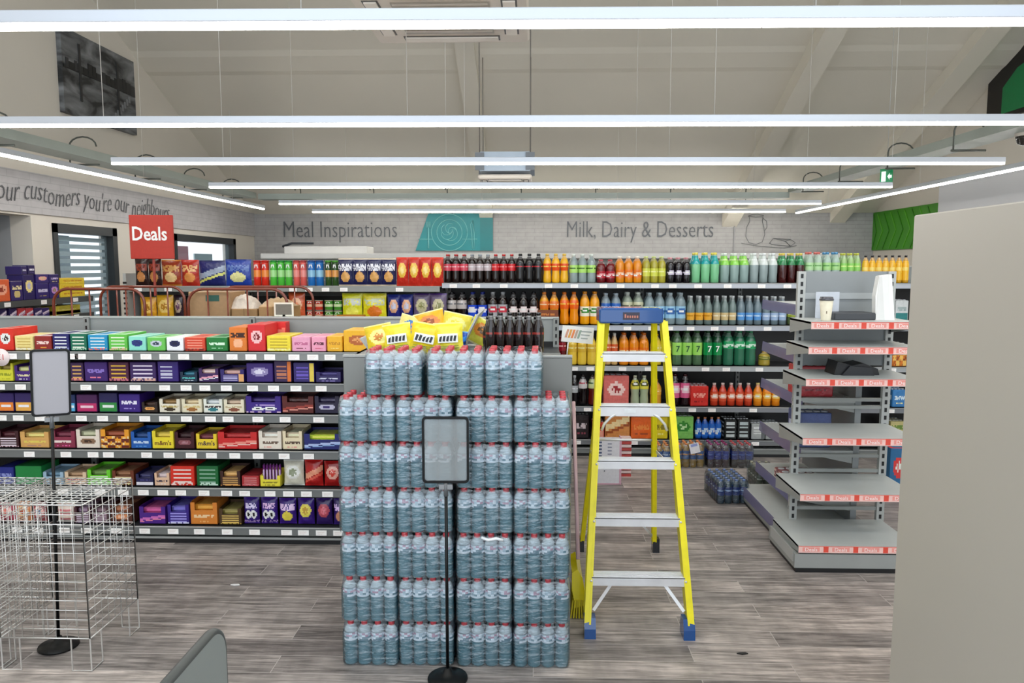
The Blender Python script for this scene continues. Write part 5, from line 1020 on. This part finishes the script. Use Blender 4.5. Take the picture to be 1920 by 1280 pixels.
# amber label jars along the top row end and cartons visible past the end bay
ms = bottle_meshes(.031, PY(1660, 480, 7.3).z-ZD_[0], lin('c89418'), lin('16161c'), lin('eeb828'), lin('f4d870'), (.1, .8), 'std', 'txt')
for k in range(7): put_bottle(XX(1621+12.5*k, 532, 7.35), 7.35, ZD_[0]+.0085, ms, 'amber jar with a black cap at the far end of the top drinks shelf', 'amber jars on the top drinks shelf', 'jar', 'jar')
for i, (x0, x1, ty, row, a, b, c, st, d) in enumerate(((1676, 1702, 545, 1, '2c2420', 'e0d0a0', '6c4c5c', 'oval', 'dark carton with a cream oval'), (1677, 1702, 563, 1, 'd0d4d4', '2c8080', 'a0b0b0', 'band', 'pale grey and teal carton'), (1672, 1700, 645, 2, 'd87820', 'f0c060', '8c4010', 'grid', 'orange carton'), (1672, 1700, 731, 3, '3c80bc', 'd8e8f0', 'e8e0a0', 'txt', 'blue and white carton'), (1668, 1696, 790, 4, 'c8bc80', '6c8c3c', '8c5c2c', 'oval2', 'tan carton with a green drawing'))):
    if i == 0: continue
    pk(row, x0, x1, ty, a, b, c, st, d+' seen past the end bay', 30+i, name='carton', cat='carton')
link('carton', carton_mesh(.16, .36, .2, 'oval', lin('2c6c9c'), lin('e04040'), lin('f0f0e8'), None, 40), None, (XX(1680, 1000, 6.2), 6.2, 0), 0, None, 'blue carton with a red figure standing on the floor past the end bay', 'carton')

# snacks
def sn(row, x0, x1, n, ty, kind, a, b, c, st, desc, by=None, d=.07, name='crisp_bag', cat='crisp bag', hdr=None, seed=0, dz=0):
    by_ = by or (538, 603)[row]; y = YD_-.03; X0, X1 = XX(x0, by_, y), XX(x1, by_, y); w = (X1-X0)/n; z = ZN[row]+.0085+dz; h = PY((x0+x1)/2, ty, y).z-z
    lab_ = desc+' on the %s snack shelf' % SH[row]
    if kind == 'tube': me = tube_mesh(w*.46, h, lin(a), lin(b), lin(c)); y += .06
    elif kind == 'box': me = carton_mesh(w-.003, h, .12, st, lin(a), lin(b), lin(c), None, seed)
    else: me = bag_mesh(w*1.02, h, d, st, lin(a), lin(b), lin(c), seed, lin(hdr) if hdr else None)
    for k in range(n): link(name, me, None, (X0+w*(k+.5), y, z), random.uniform(-.03, .03), None, lab_, cat, None if n == 1 else 'snacks: '+lab_)
sn(0, 252, 301, 2, 484, 'bag', '2c1410', '9c3c24', 'd08c50', 'oval2', 'dark brown crisp bag', hdr='1c1412')
sn(0, 302, 338, 1, 487, 'bag', 'a03c1c', 'e8b060', 'f4d090', 'oval2', 'rust orange crisp bag', seed=2, hdr='d88c30')
sn(0, 339, 372, 1, 487, 'bag', 'b42c1c', 'f0c080', 'e89850', 'oval2', 'red crisp bag with a cream bowl', seed=3, hdr='c83020')
sn(0, 373, 421, 1, 488, 'bag', '1c2464', '9ca8bc', 'd8d870', 'diag', 'navy crisp bag with a silver streak', seed=4, hdr='182050')
sn(0, 422, 470, 1, 486, 'bag', '1c3c9c', '5c78b8', 'e0dc98', 'oval2', 'large blue crisp bag', seed=5, hdr='1c3484')
for x0, x1, n, a, b, c, d in ((472, 502, 2, 'd42c1c', 'f08c3c', 'c01c14', 'red and orange crisp tube'), (503, 546, 3, '4cb83c', 'a0dc8c', '1c8c34', 'light green crisp tube'), (547, 573, 2, 'd85c54', 'e88c84', 'b03c3c', 'salmon pink crisp tube'), (574, 605, 2, '1c6cb8', '8cc0dc', '1c4c90', 'blue crisp tube'), (607, 633, 2, '2c4c20', 'e09c50', '4c9c30', 'dark green crisp tube')):
    sn(0, x0, x1, n, 488, 'tube', a, b, c, '', d, name='crisp_tube', cat='crisp tube')
for k in range(4):
    sn(0, 634+27*k, 661+27*k, 1, 484, 'bag', '1c1f50', 'f0f0f8', 'e0a860', 'oval2', ['navy tortilla bag nearest the crisp tubes', 'navy tortilla bag second from the tubes', 'navy tortilla bag third from the tubes', 'navy tortilla bag next to the red bags'][k], seed=9, hdr='d8c8b0')
tm = MB().text('Doritos', .05, front(0, -.002, .185, 0) @ Matrix.Scale(.8, 4, (1,0,0)), lin('f8f8ff')).build('wordmark', CARD)
for o in list(COL.objects):
    if str(o.get('label', '')).startswith('navy tortilla'): link('wordmark', tm, o, (0, -.012, 0))
for k in range(4):
    sn(0, 743+22*k, 765+22*k, 1, 482, 'bag', 'c82c1c', 'f4c850', 'f8e08c', 'oval', ['red and gold snack bag next to the navy bags', 'red and gold snack bag second from the navy bags', 'red and gold snack bag third from the navy bags', 'red and gold snack bag beside the cola bottles'][k], seed=10, hdr='e0402c')
sn(1, 262, 292, 1, 557, 'bag', 'e0a020', 'f4c860', 'b87818', 'oval', 'gold crisp bag nearest the grey end panel', seed=11); sn(1, 293, 324, 1, 553, 'bag', 'e4ac28', 'f8d478', 'c08420', 'oval', 'gold crisp bag beside the dark bag', seed=12)
sn(1, 325, 343, 1, 553, 'bag', '2c1c28', 'b8a088', '6c3c5c', 'oval', 'narrow dark crisp bag', seed=13)
sn(1, 540, 571, 1, 548, 'bag', 'd05c30', 'f0b890', 'e88c60', 'oval', 'salmon orange crisp bag', seed=14)
for i, (x0, x1, n, a, b, d) in enumerate(((572, 604, 2, 'c84030', 'f0c0a0', 'red snack pot'), (606, 640, 2, '4c9434', 'd8e8b8', 'green snack pot'))):
    for lv in range(2): sn(1, x0, x1, n, 583 if lv == 0 else 563, 'tube', a, b, 'c0b8a0', '', d+(', lower layer' if lv == 0 else ', upper layer'), name='snack_pot', cat='snack pot', dz=.1*lv)
sn(1, 641, 679, 1, 549, 'bag', 'e0e024', 'c8ccc0', 'f0f060', 'oval2', 'lime yellow crisp bag nearer the green pots', seed=15, hdr='d4d850'); sn(1, 680, 724, 1, 549, 'bag', 'e8dc24', 'c8d0b0', 'e87c28', 'oval2', 'lime yellow crisp bag with an orange dot', seed=16, hdr='d4d850')
for k in range(2): sn(1, 726+24*k, 750+24*k, 1, 552, 'bag', '20287c', 'e8b088', 'c8c8e0', 'oval', 'blue snack bag '+['beside the lime yellow bag', 'beside the mauve bag'][k], seed=17, hdr='24348c')
for k in range(2): sn(1, 775+31*k, 806+31*k, 1, 550, 'bag', '6c5c7c', 'c8c098', '8c8c50', 'oval', 'mauve grey snack bag '+['beside the blue bag', 'beside the dark bottles'][k], seed=19+k, hdr='4c2c7c')
for x0, x1, a, b, d, ty in ((555, 598, 'c8c0ac', '3c3428', 'cream low display box', 592), (599, 630, '8c2424', 'c86c50', 'dark red low display box', 592), (631, 684, 'c07c1c', '4c2c18', 'brown gold low display box', 590)):
    p0, p1 = PY(x0, 606, 6.95), PY(x1, 606, 6.95); sx = p1.x-p0.x
    y = YD_-.085
    link('display_box', carton_mesh(XX(x1, 603, y)-XX(x0, 603, y)-.004, PY(600, ty, y).z-ZN[1]-.0085, .05, 'oval', lin(a), lin(b), lin(b), None, x0), None, ((XX(x0, 603, y)+XX(x1, 603, y))/2, y, ZN[1]+.0085), 0, None, d+' at the edge of the second snack shelf', 'box')

# far chillers under the wall lettering
t = empty('chiller_cabinet', (.4, 12.0, 0), 'long pale chiller cabinet top along the brick wall under the lettering', 'chiller')
part('body', MB().box(-4.2, 4.6, 11.75, 12.45, 0, 1.98, lin('c9cac8')), MATT, t); part('canopy', MB().cbox(-4.22, 4.62, 11.45, 12.46, 1.98, 2.06, .01, lin('d9d8d4')), MATT, t)
part('shelf_void', MB().box(-4.1, 4.5, 11.72, 11.75, .4, 1.9, lin('6c7072')), MATT, t)
t = empty('storage_box', (-3.3, 11.8, 2.06), 'open white storage box with a dark handle on the chiller top', 'box')
part('body', MB().cbox(-3.9, -2.6, 11.6, 12.1, 2.06, 2.17, .01, lin('e4e2de')), MATT, t); part('handle', MB().tube([(-3.95, 11.7, 2.17), (-3.8, 11.68, 2.22), (-3.45, 11.66, 2.22)], .02, 6, lin('33373c')), MATT, t)

# ------------------------------------------------------------------ crates of shrink-wrapped bottles on the floor
def gen_pack(cx, y0, z, nx, ny, pitch, h, liq, cap, lab, acc, label, shape='std', rz=0, band=(.35, .7)):
    t = empty('bottle_pack', (cx, y0, z), label, 'bottle pack', None, rz); ms = bottle_meshes(pitch*.47, h, lin(liq), lin(cap), lin(lab), lin(acc), band, shape, 'txt')
    for j in range(ny):
        for i in range(nx):
            b = link('bottle', ms[0], t, ((i-(nx-1)/2)*pitch, (j+.5)*pitch, .001)); link('cap', ms[1], b); link('label', ms[2], b)
    link('shrink_wrap', film_mesh(nx, ny, pitch, h, 9), t)
def fx(px, Y): return XX(px, 872, Y)
pit = .068
gen_pack(fx(1242, 6.9), 6.86, 0, 2, 3, pit, .215, 'b48420', 'e8905c', '2c64a8', 'd8e4f4', 'narrow pack of orange capped bottles beside the ladder on the floor')
gen_pack(fx(1292, 6.9), 6.86, 0, 4, 3, pit*.98, .225, 'a87c1c', 'f09058', '2c5c9c', 'e8a050', 'pack of amber bottles with orange caps carrying a white card')
gen_pack(fx(1344, 6.93), 6.86, 0, 3, 3, pit, .225, '3c1c2c', '9c3c70', '20389c', '3c5cc0', 'pack of dark bottles with plum caps and navy labels')
gen_pack(fx(1388, 6.93), 6.86, 0, 3, 3, pit*.98, .225, '2c1418', 'd05c60', '1c3488', '3c5cb8', 'pack of dark bottles with coral caps and navy labels')
gen_pack(XX(1372, 945, 5.82)+.005, 5.80, 0, 4, 6, .062, .19, '2c4454', '7c94c8', '1c3c84', 'a8c0e8', 'long pack of blue capped bottles on the floor nearest the violet edged run', rz=.06)
gen_pack(XX(1425, 905, 6.35), 6.12, 0, 3, 5, .062, .19, '3c4438', 'b8b4a0', '5c6454', 'd8d8c8', 'pack of grey green bottles on the floor behind the blue capped pack')
p = PY(1303, 835, 6.84); m = MB().box(-.045, .045, -.002, .001, -.05, .045, lin('f0eef2')); m.box(-.03, .03, -.003, -.002, .015, .04, lin('9ca8dc'))
solid('price_card', m, CARD, label='white card on the pack of amber bottles', cat='card'); bpy.data.objects['price_card.001'].location = (p.x, 6.852, .19); bpy.data.objects['price_card.001'].rotation_euler = (.0, -.25, 0)
# boards behind the ladder
t = empty('notice_board', (.66, 6.3, 0), 'white notice board with a pink edge standing on the floor behind the ladder', 'board')
y = 6.3; xa, xb = XX(1120, 905, y), XX(1162, 905, y); zt = PY(1140, 820, y).z
m = MB().box(xa, xb, y, y+.012, .0, zt, lin('e2e0e4')); m.box(xb-.006, xb+.012, y-.002, y+.012, 0, zt, lin('d8a8b8')); m.box(xa, xb, y-.002, y, 0, .012, lin('d8a8b8')); part('board', m, CARD, t)
m = MB()
for k in range(8): m.box(xa+.01, xa+.035, y-.002, y, zt-.05-.03*k, zt-.035-.03*k, lin('4c5878')); m.box(xa+.085, xa+.12, y-.002, y, zt-.06-.03*k, zt-.05-.03*k, lin('8c90a0'))
m.lathe([(.006, 0), (.006, .003)], lin('5c6068'), 8, M=Matrix.Translation((xa+.06, y, .12)) @ Matrix.Rotation(PI/2, 4, 'X')); part('print', m, CARD, t)
part('foot', MB().box(xa+.02, xb-.02, y+.012, y+.09, 0, .01, lin('c8c8cc')), MATT, t)
t = empty('stacked_card_stand', (.80, 6.55, 0), 'red and white striped card stand behind the notice board', 'card stand')
y = 6.55; xa, xb = XX(1164, 895, y), XX(1183, 895, y); zt = PY(1140, 820, y).z; m = MB()
for k in range(12): m.box(xa, xb, y, y+.1, zt*k/12, zt*(k+.8)/12, lin(['b84440', 'e4c8c4'][k % 2]))
part('cards', m, CARD, t); part('post', MB().box(xa-.008, xa, y, y+.1, 0, zt, lin('d8b0bc')), CARD, t)

# ------------------------------------------------------------------ roll cages with boxes behind the confectionery
RC = lin('7c3a2a')
def arch(x0, x1, y, zt, n):
    m = MB(); r = .12; pts = [(x0, y, .2), (x0, y, zt-r)]+[(x0+r-r*math.cos(a), y, zt-r+r*math.sin(a)) for a in [PI/2*i/6 for i in range(1, 7)]]+[(x1-r+r*math.sin(a), y, zt-r+r*math.cos(a)) for a in [PI/2*i/6 for i in range(0, 7)]]+[(x1, y, .2)]
    m.tube(pts, .012, 7, RC)
    for k in range(1, n): x = x0+(x1-x0)*k/n; m.tube([(x, y, .2), (x, y, zt)], .007, 5, RC)
    for z in (.25, .8, 1.2): m.tube([(x0, y, z), (x1, y, z)], .007, 5, RC)
    return m
def cage(x0, x1, y0, y1, dx, label):
    t = empty('roll_cage', ((x0+x1)/2, (y0+y1)/2, 0), label, 'roll cage', 'rust red roll cages')
    part('front_frame', arch(x0, x1, y0, 1.69, 5), GLOSS, t); part('rear_frame', arch(x0+dx, x1+dx, y1, 1.695, 5), GLOSS, t)
    m = MB()
    for x, d in ((x0, dx), (x1, dx)):
        for z in (.2, .7, 1.2): m.tube([(x, y0, z), (x+d, y1, z)], .008, 5, RC)
    part('side_rails', m, GLOSS, t); part('base', MB().box(x0, x1+dx, y0, y1, .15, .19, lin('6c3828')), MATT, t)
    for x in (x0+.08, x1-.08):
        for y in (y0+.08, y1-.08): m = MB().lathe([(.055, -.015), (.06, -.01), (.06, .01), (.055, .015)], INK, 14, M=Matrix.Translation((x, y, .06)) @ Matrix.Rotation(PI/2, 4, 'Y')); m.box(x-.02, x+.02, y-.02, y+.02, .06, .15, DGREY) if False else m.box(x-.03, x-.02, y-.02, y+.02, .05, .15, DGREY); part('castor', m, GLOSS, t)
cage(-3.87, -3.125, 5.9, 6.4, .09, 'rust red roll cage in front of the window with blinds')
cage(-2.77, -1.97, 5.9, 6.4, .06, 'rust red roll cage loaded with cardboard boxes')
CB = lin('b08c64')
def carton_box(x0, x1, y0, y1, z0, z1, label, col=CB, tag_=None):
    t = empty('cardboard_box', ((x0+x1)/2, (y0+y1)/2, z0), label, 'cardboard box')
    m = MB().cbox(x0, x1, y0, y1, z0, z1, .006, col); m.box((x0+x1)/2-.004, (x0+x1)/2+.004, y0-.001, y1, z0+.01, z1+.001, tuple(c*.7 for c in col[:3])+(1,)); part('box', m, CARD, t)
    if tag_: part('label', MB().box(*tag_, lin('2c5c50')), CARD, t)
    return t
Yc = 5.96
xa, xb = XX(353, 560, Yc), XX(430, 560, Yc)
carton_box(xa, xb, Yc, 6.3, .19, .9, 'large cardboard box at the base of the loaded roll cage'); p = PY(395, 560, Yc)
carton_box(xa, xb, Yc, 6.3, .9, PY(390, 547, Yc).z, 'tall brown cardboard box with a green label in the roll cage', CB, (p.x-.04, p.x+.07, Yc-.002, Yc, p.z-.02, p.z+.03))
xc = XX(552, 590, Yc)
carton_box(xb+.01, -1.99, Yc, 6.3, .19, 1.0, 'lower wide cardboard box in the loaded roll cage')
carton_box(xb+.01, XX(482, 590, Yc), Yc, 6.3, 1.0, PY(460, 579, Yc).z, 'brown cardboard box under the white film in the roll cage', lin('a88458'))
carton_box(XX(485, 590, Yc), -1.99, Yc, 6.3, 1.0, PY(510, 575, Yc).z, 'brown cardboard box with open flaps in the roll cage', lin('b48c5c'))
# crumpled wrap heap
def lump(x0, x1, y, z0, z1, col, name, label, seed, d=.2, cat='plastic wrap'):
    rnd = random.Random(seed); m = MB(); nx, ny = 12, 6; vs = []
    for s in (0, 1):
        pass
    H = [[(math.sin(PI*i/nx)**.5)*(math.sin(PI*j/ny)**.5)*(z1-z0)*rnd.uniform(.65, 1) for i in range(nx+1)] for j in range(ny+1)]
    vs = [(x0+(x1-x0)*i/nx, y+d*j/ny, z0+H[j][i]) for j in range(ny+1) for i in range(nx+1)]
    fs = [(j*(nx+1)+i, j*(nx+1)+i+1, (j+1)*(nx+1)+i+1, (j+1)*(nx+1)+i) for j in range(ny) for i in range(nx)]
    o = len(vs); vs += [(x, yy, z0) for x, yy, _ in vs]; fs += [tuple(a+o for a in f[::-1]) for f in fs[:nx*ny]]
    m.add(vs, fs, col); c = Vector(((x0+x1)/2, y+d/2, z0)); return solid(name, m, FOIL, tuple(c), label=label, cat=cat)
lump(XX(425, 575, 6.0), XX(480, 575, 6.0), 5.99, PY(460, 579, Yc).z, PY(460, 549, 6.0).z, lin('dccfc0'), 'plastic_wrap', 'crumpled pale plastic wrap on the roll cage boxes', 3)
lump(XX(486, 575, 6.0), XX(545, 575, 6.0), 5.99, PY(510, 575, Yc).z, PY(510, 556, 6.0).z, lin('c8a880'), 'packing_paper', 'crumpled brown packing paper on the open flapped box', 8, cat='packing paper')
y = 5.6
t = empty('framed_card', (XX(533, 600, 5.45), 5.45, 1.49), 'small framed grey card behind the confectionery unit top', 'card')
# left wall gondola
t = empty('shelving_unit', (-4.45, 6.2, 0), 'dark shelving unit of easter eggs along the window wall', 'shelving')
part('back_panel', MB().box(-4.69, -4.66, 5.0, 7.08, .03, 1.62, lin('6c6e6c')), MATT, t)
EZ = [PX(80, 562, -4.25).z, PX(60, 598, -4.25).z, .95, .6, .25]
for z in EZ:
    m = MB().box(-4.66, -4.27, 5.0, 7.08, z-.02, z, lin('3c3e40')); m.box(-4.27, -4.25, 5.0, 7.08, z-.045, z+.006, lin('4c4e4e')); s_ = part('shelf', m, MATT, t)
    for yy in (5.9, 6.35, 6.8): link('price_tag', TAG, s_, (.2+.001, yy-6.2, z-.02), rot=(0, 0, PI/2))
part('base_plinth', MB().box(-4.66, -4.28, 5.0, 7.08, 0, .1, lin('4c4e4e')), MATT, t)
def side_box(px, ty, by, wpx, a, b, c, st, label, zb, lvl=0, name='egg_carton', cat='carton', seed=0):
    # carton facing +X at the shelf front, centred on photo column px
    y0 = PX(px-wpx/2, by, -4.27).y; y1 = PX(px+wpx/2, by, -4.27).y; h = PX(px, ty, -4.27).z-zb
    me = carton_mesh(abs(y1-y0)-.004, max(h, .04), .14, st, lin(a), lin(b), lin(c), None, seed); link(name, me, None, (-4.275, (y0+y1)/2, zb), PI/2, None, label, cat)
    return zb+h
z = EZ[0]+.007
side_box(6, 524, 562, 30, 'd85c2c', 'f4a888', '8c2c14', 'oval', 'orange red egg carton at the photo edge', z, seed=1)
a = side_box(34, 527, 560, 22, '2c1a60', 'ecd8a0', 'd0b878', 'oval2', 'violet egg carton with a cream egg', z, seed=2)
a = side_box(57, 515, 558, 21, '241858', 'f0dc8c', 'b8b8dc', 'oval', 'violet egg carton with a gold square, beneath the two stacked ones', z, seed=3)
side_box(48, 499, 530, 11, '281c58', 'd8d4e4', '5c4c90', 'txt', 'small violet carton on the stack, nearer the camera', a+.001, seed=4); side_box(62, 497, 530, 13, '241850', 'e4e0ec', '5c4c90', 'txt', 'small violet carton on the stack, nearer the window', a+.001, seed=5)
a = side_box(82, 531, 556, 24, '2c1c68', 'c8c0dc', 'a08c60', 'txt', 'violet egg carton, lower, third from the window end', z, seed=6); side_box(82, 514, 540, 24, '30206c', 'f0a8a0', 'd8c890', 'oval', 'violet egg carton, upper, with a pink egg', a+.001, seed=7)
a = side_box(104, 531, 556, 18, '2c1c6c', 'c890d0', 'a08c60', 'oval', 'violet egg carton, lower, with a mauve egg', z, seed=8); side_box(104, 514, 540, 18, '281a60', 'd8c8ec', 'd8c890', 'txt', 'violet egg carton, upper, beside the yellow cartons', a+.001, seed=9)
a = z
for k, (h0, nm) in enumerate(((544, 'lowest'), (532, 'middle'), (521, 'topmost'))):
    a = side_box(138, h0, 556, 46, 'e4c42c', 'c07818', 'f4e888', 'txt', 'yellow egg carton, %s of the three stacked by the window' % nm, a+.001, seed=10+k)
z = EZ[1]+.007
for k, px in enumerate((8, 27, 43, 58, 74, 88)):
    side_box(px, 577, 598, 14, ['2c1c58', '2c1c58', 'c83c44', 'c83c44', '2c1c5c', '30206c'][k], 'e8d8e8', 'b0a0c8', 'diag', ['violet egg box at the photo edge on the second egg shelf', 'violet egg box next to the red ones on the second egg shelf', 'red egg box nearer the camera on the second egg shelf', 'red egg box farther from the camera on the second egg shelf', 'violet egg box just past the red ones on the second egg shelf', 'violet egg box nearest the yellow boxes on the second egg shelf'][k], z, seed=20+k)
a = z-.0
for k in range(3): a = side_box(130, 590-9*k, 600, 46, 'c8b83c', '8c8428', 'e8e09c', 'bars', 'olive yellow egg carton, %s layer on the second egg shelf' % ['bottom', 'middle', 'top'][k], a+.001, seed=30+k)
# red Deals sign
p0, p1 = PY(243, 403, 7.0), PY(325, 485, 7.0); cx = (p0.x+p1.x)/2
t = empty('hanging_sign', (cx, 7.0, p1.z), 'red square sign reading Deals above the snack shelving end', 'sign', rz=.12)
h = p0.z-p1.z; w_ = p1.x-p0.x
link('board', MB().cbox(-w_/2, w_/2, 0, .02, 0, h, .004, lin('b8301f')).build('board', CARD), t)
link('lettering', MB().text('Deals', .18, front(-.018, -.003, h*.56) @ Matrix.Scale(.8, 4, (1,0,0)), WHITE, ext=.001, off=.018).build('lettering', CARD), t)
link('post', MB().box(-.01, .01, .02, .035, -.35, h, lin('9a3a2c')).build('post', MATT), t)
# small bits on the floor
for i, (px, py, c_, nm) in enumerate(((1391, 1226, '101010', 'black scrap of plastic lying on the wooden floor'), (440, 1097, 'e8e8e6', 'white scrap of paper on the floor before the confectionery'))):
    p = PZ(px, py); m = MB().prism([(-.025, 0), (.0, -.008), (.03, .0), (.02, .01), (-.01, .008)], 'z', .001, .006, lin(c_)); solid('floor_scrap', m, CARD, label=nm, cat='scrap'); bpy.data.objects['floor_scrap' if i == 0 else 'floor_scrap.001'].location = (p.x, p.y, 0)
o = bpy.data.objects.get('framed_card')
link('board', MB().box(-.07, .07, 0, .008, .0, .10, lin('e0dccc')).box(-.058, .058, -.002, 0, .012, .088, lin('6c6a60')).build('board', CARD), o)
link('clip', MB().box(-.01, .01, .0, .012, -.0, .012, INK).build('clip', BLACK), o); o.location = (XX(533, 600, 5.33), 5.325, 1.513)

p0, p1 = XX(1008, 611, 7.25), XX(1047, 611, 7.25)
link('shelf_carton', carton_mesh(p1-p0, PY(1030, 581, 7.25).z-ZD_[1]-.0085, .035, 'band', lin('7c3c14'), lin('9c5020'), lin('c87830'), None, 71), None, ((p0+p1)/2, YD_-.02, ZD_[1]+.0085), 0, None, 'brown shelf carton standing before the amber soda bottles on the second drinks shelf', 'carton')

s7 = {k: MB().text('7', .085, front(0, 0, 0) @ Matrix.Scale(.9, 4, (1,0,0)), lin(c), off=.015).build('numeral', CARD) for k, c in (('lime', '14502c'), ('green', 'f4fcf4'))}
mm = {'bright yellow tray of sweets': ("m&m's", '6c2c14'), 'yellow tray with brown bars': ("m&m's", '3c2440')}
for o in list(COL.objects):
    L_ = str(o.get('label', ''))
    for k in s7:
        if L_.startswith(('clear green bottle with a lime 7' if k == 'lime' else 'dark green bottle with a green 7')) and o.location.y < YD_+.13:
            link('numeral', s7[k], o, (0, -.0585, .16), -o.rotation_euler.z)
    for k, (tx, c) in mm.items():
        if L_.startswith(k): link('wordmark', MB().text(tx, .042, front(0, 0, 0), lin(c), off=.015).build('wordmark', CARD), o, (0, -.0022, .036))

sc.view_settings.view_transform = 'Standard'; sc.view_settings.look = 'None'; sc.view_settings.gamma = 1; sc.view_settings.use_curve_mapping = False
sc.view_settings.exposure = 0.42
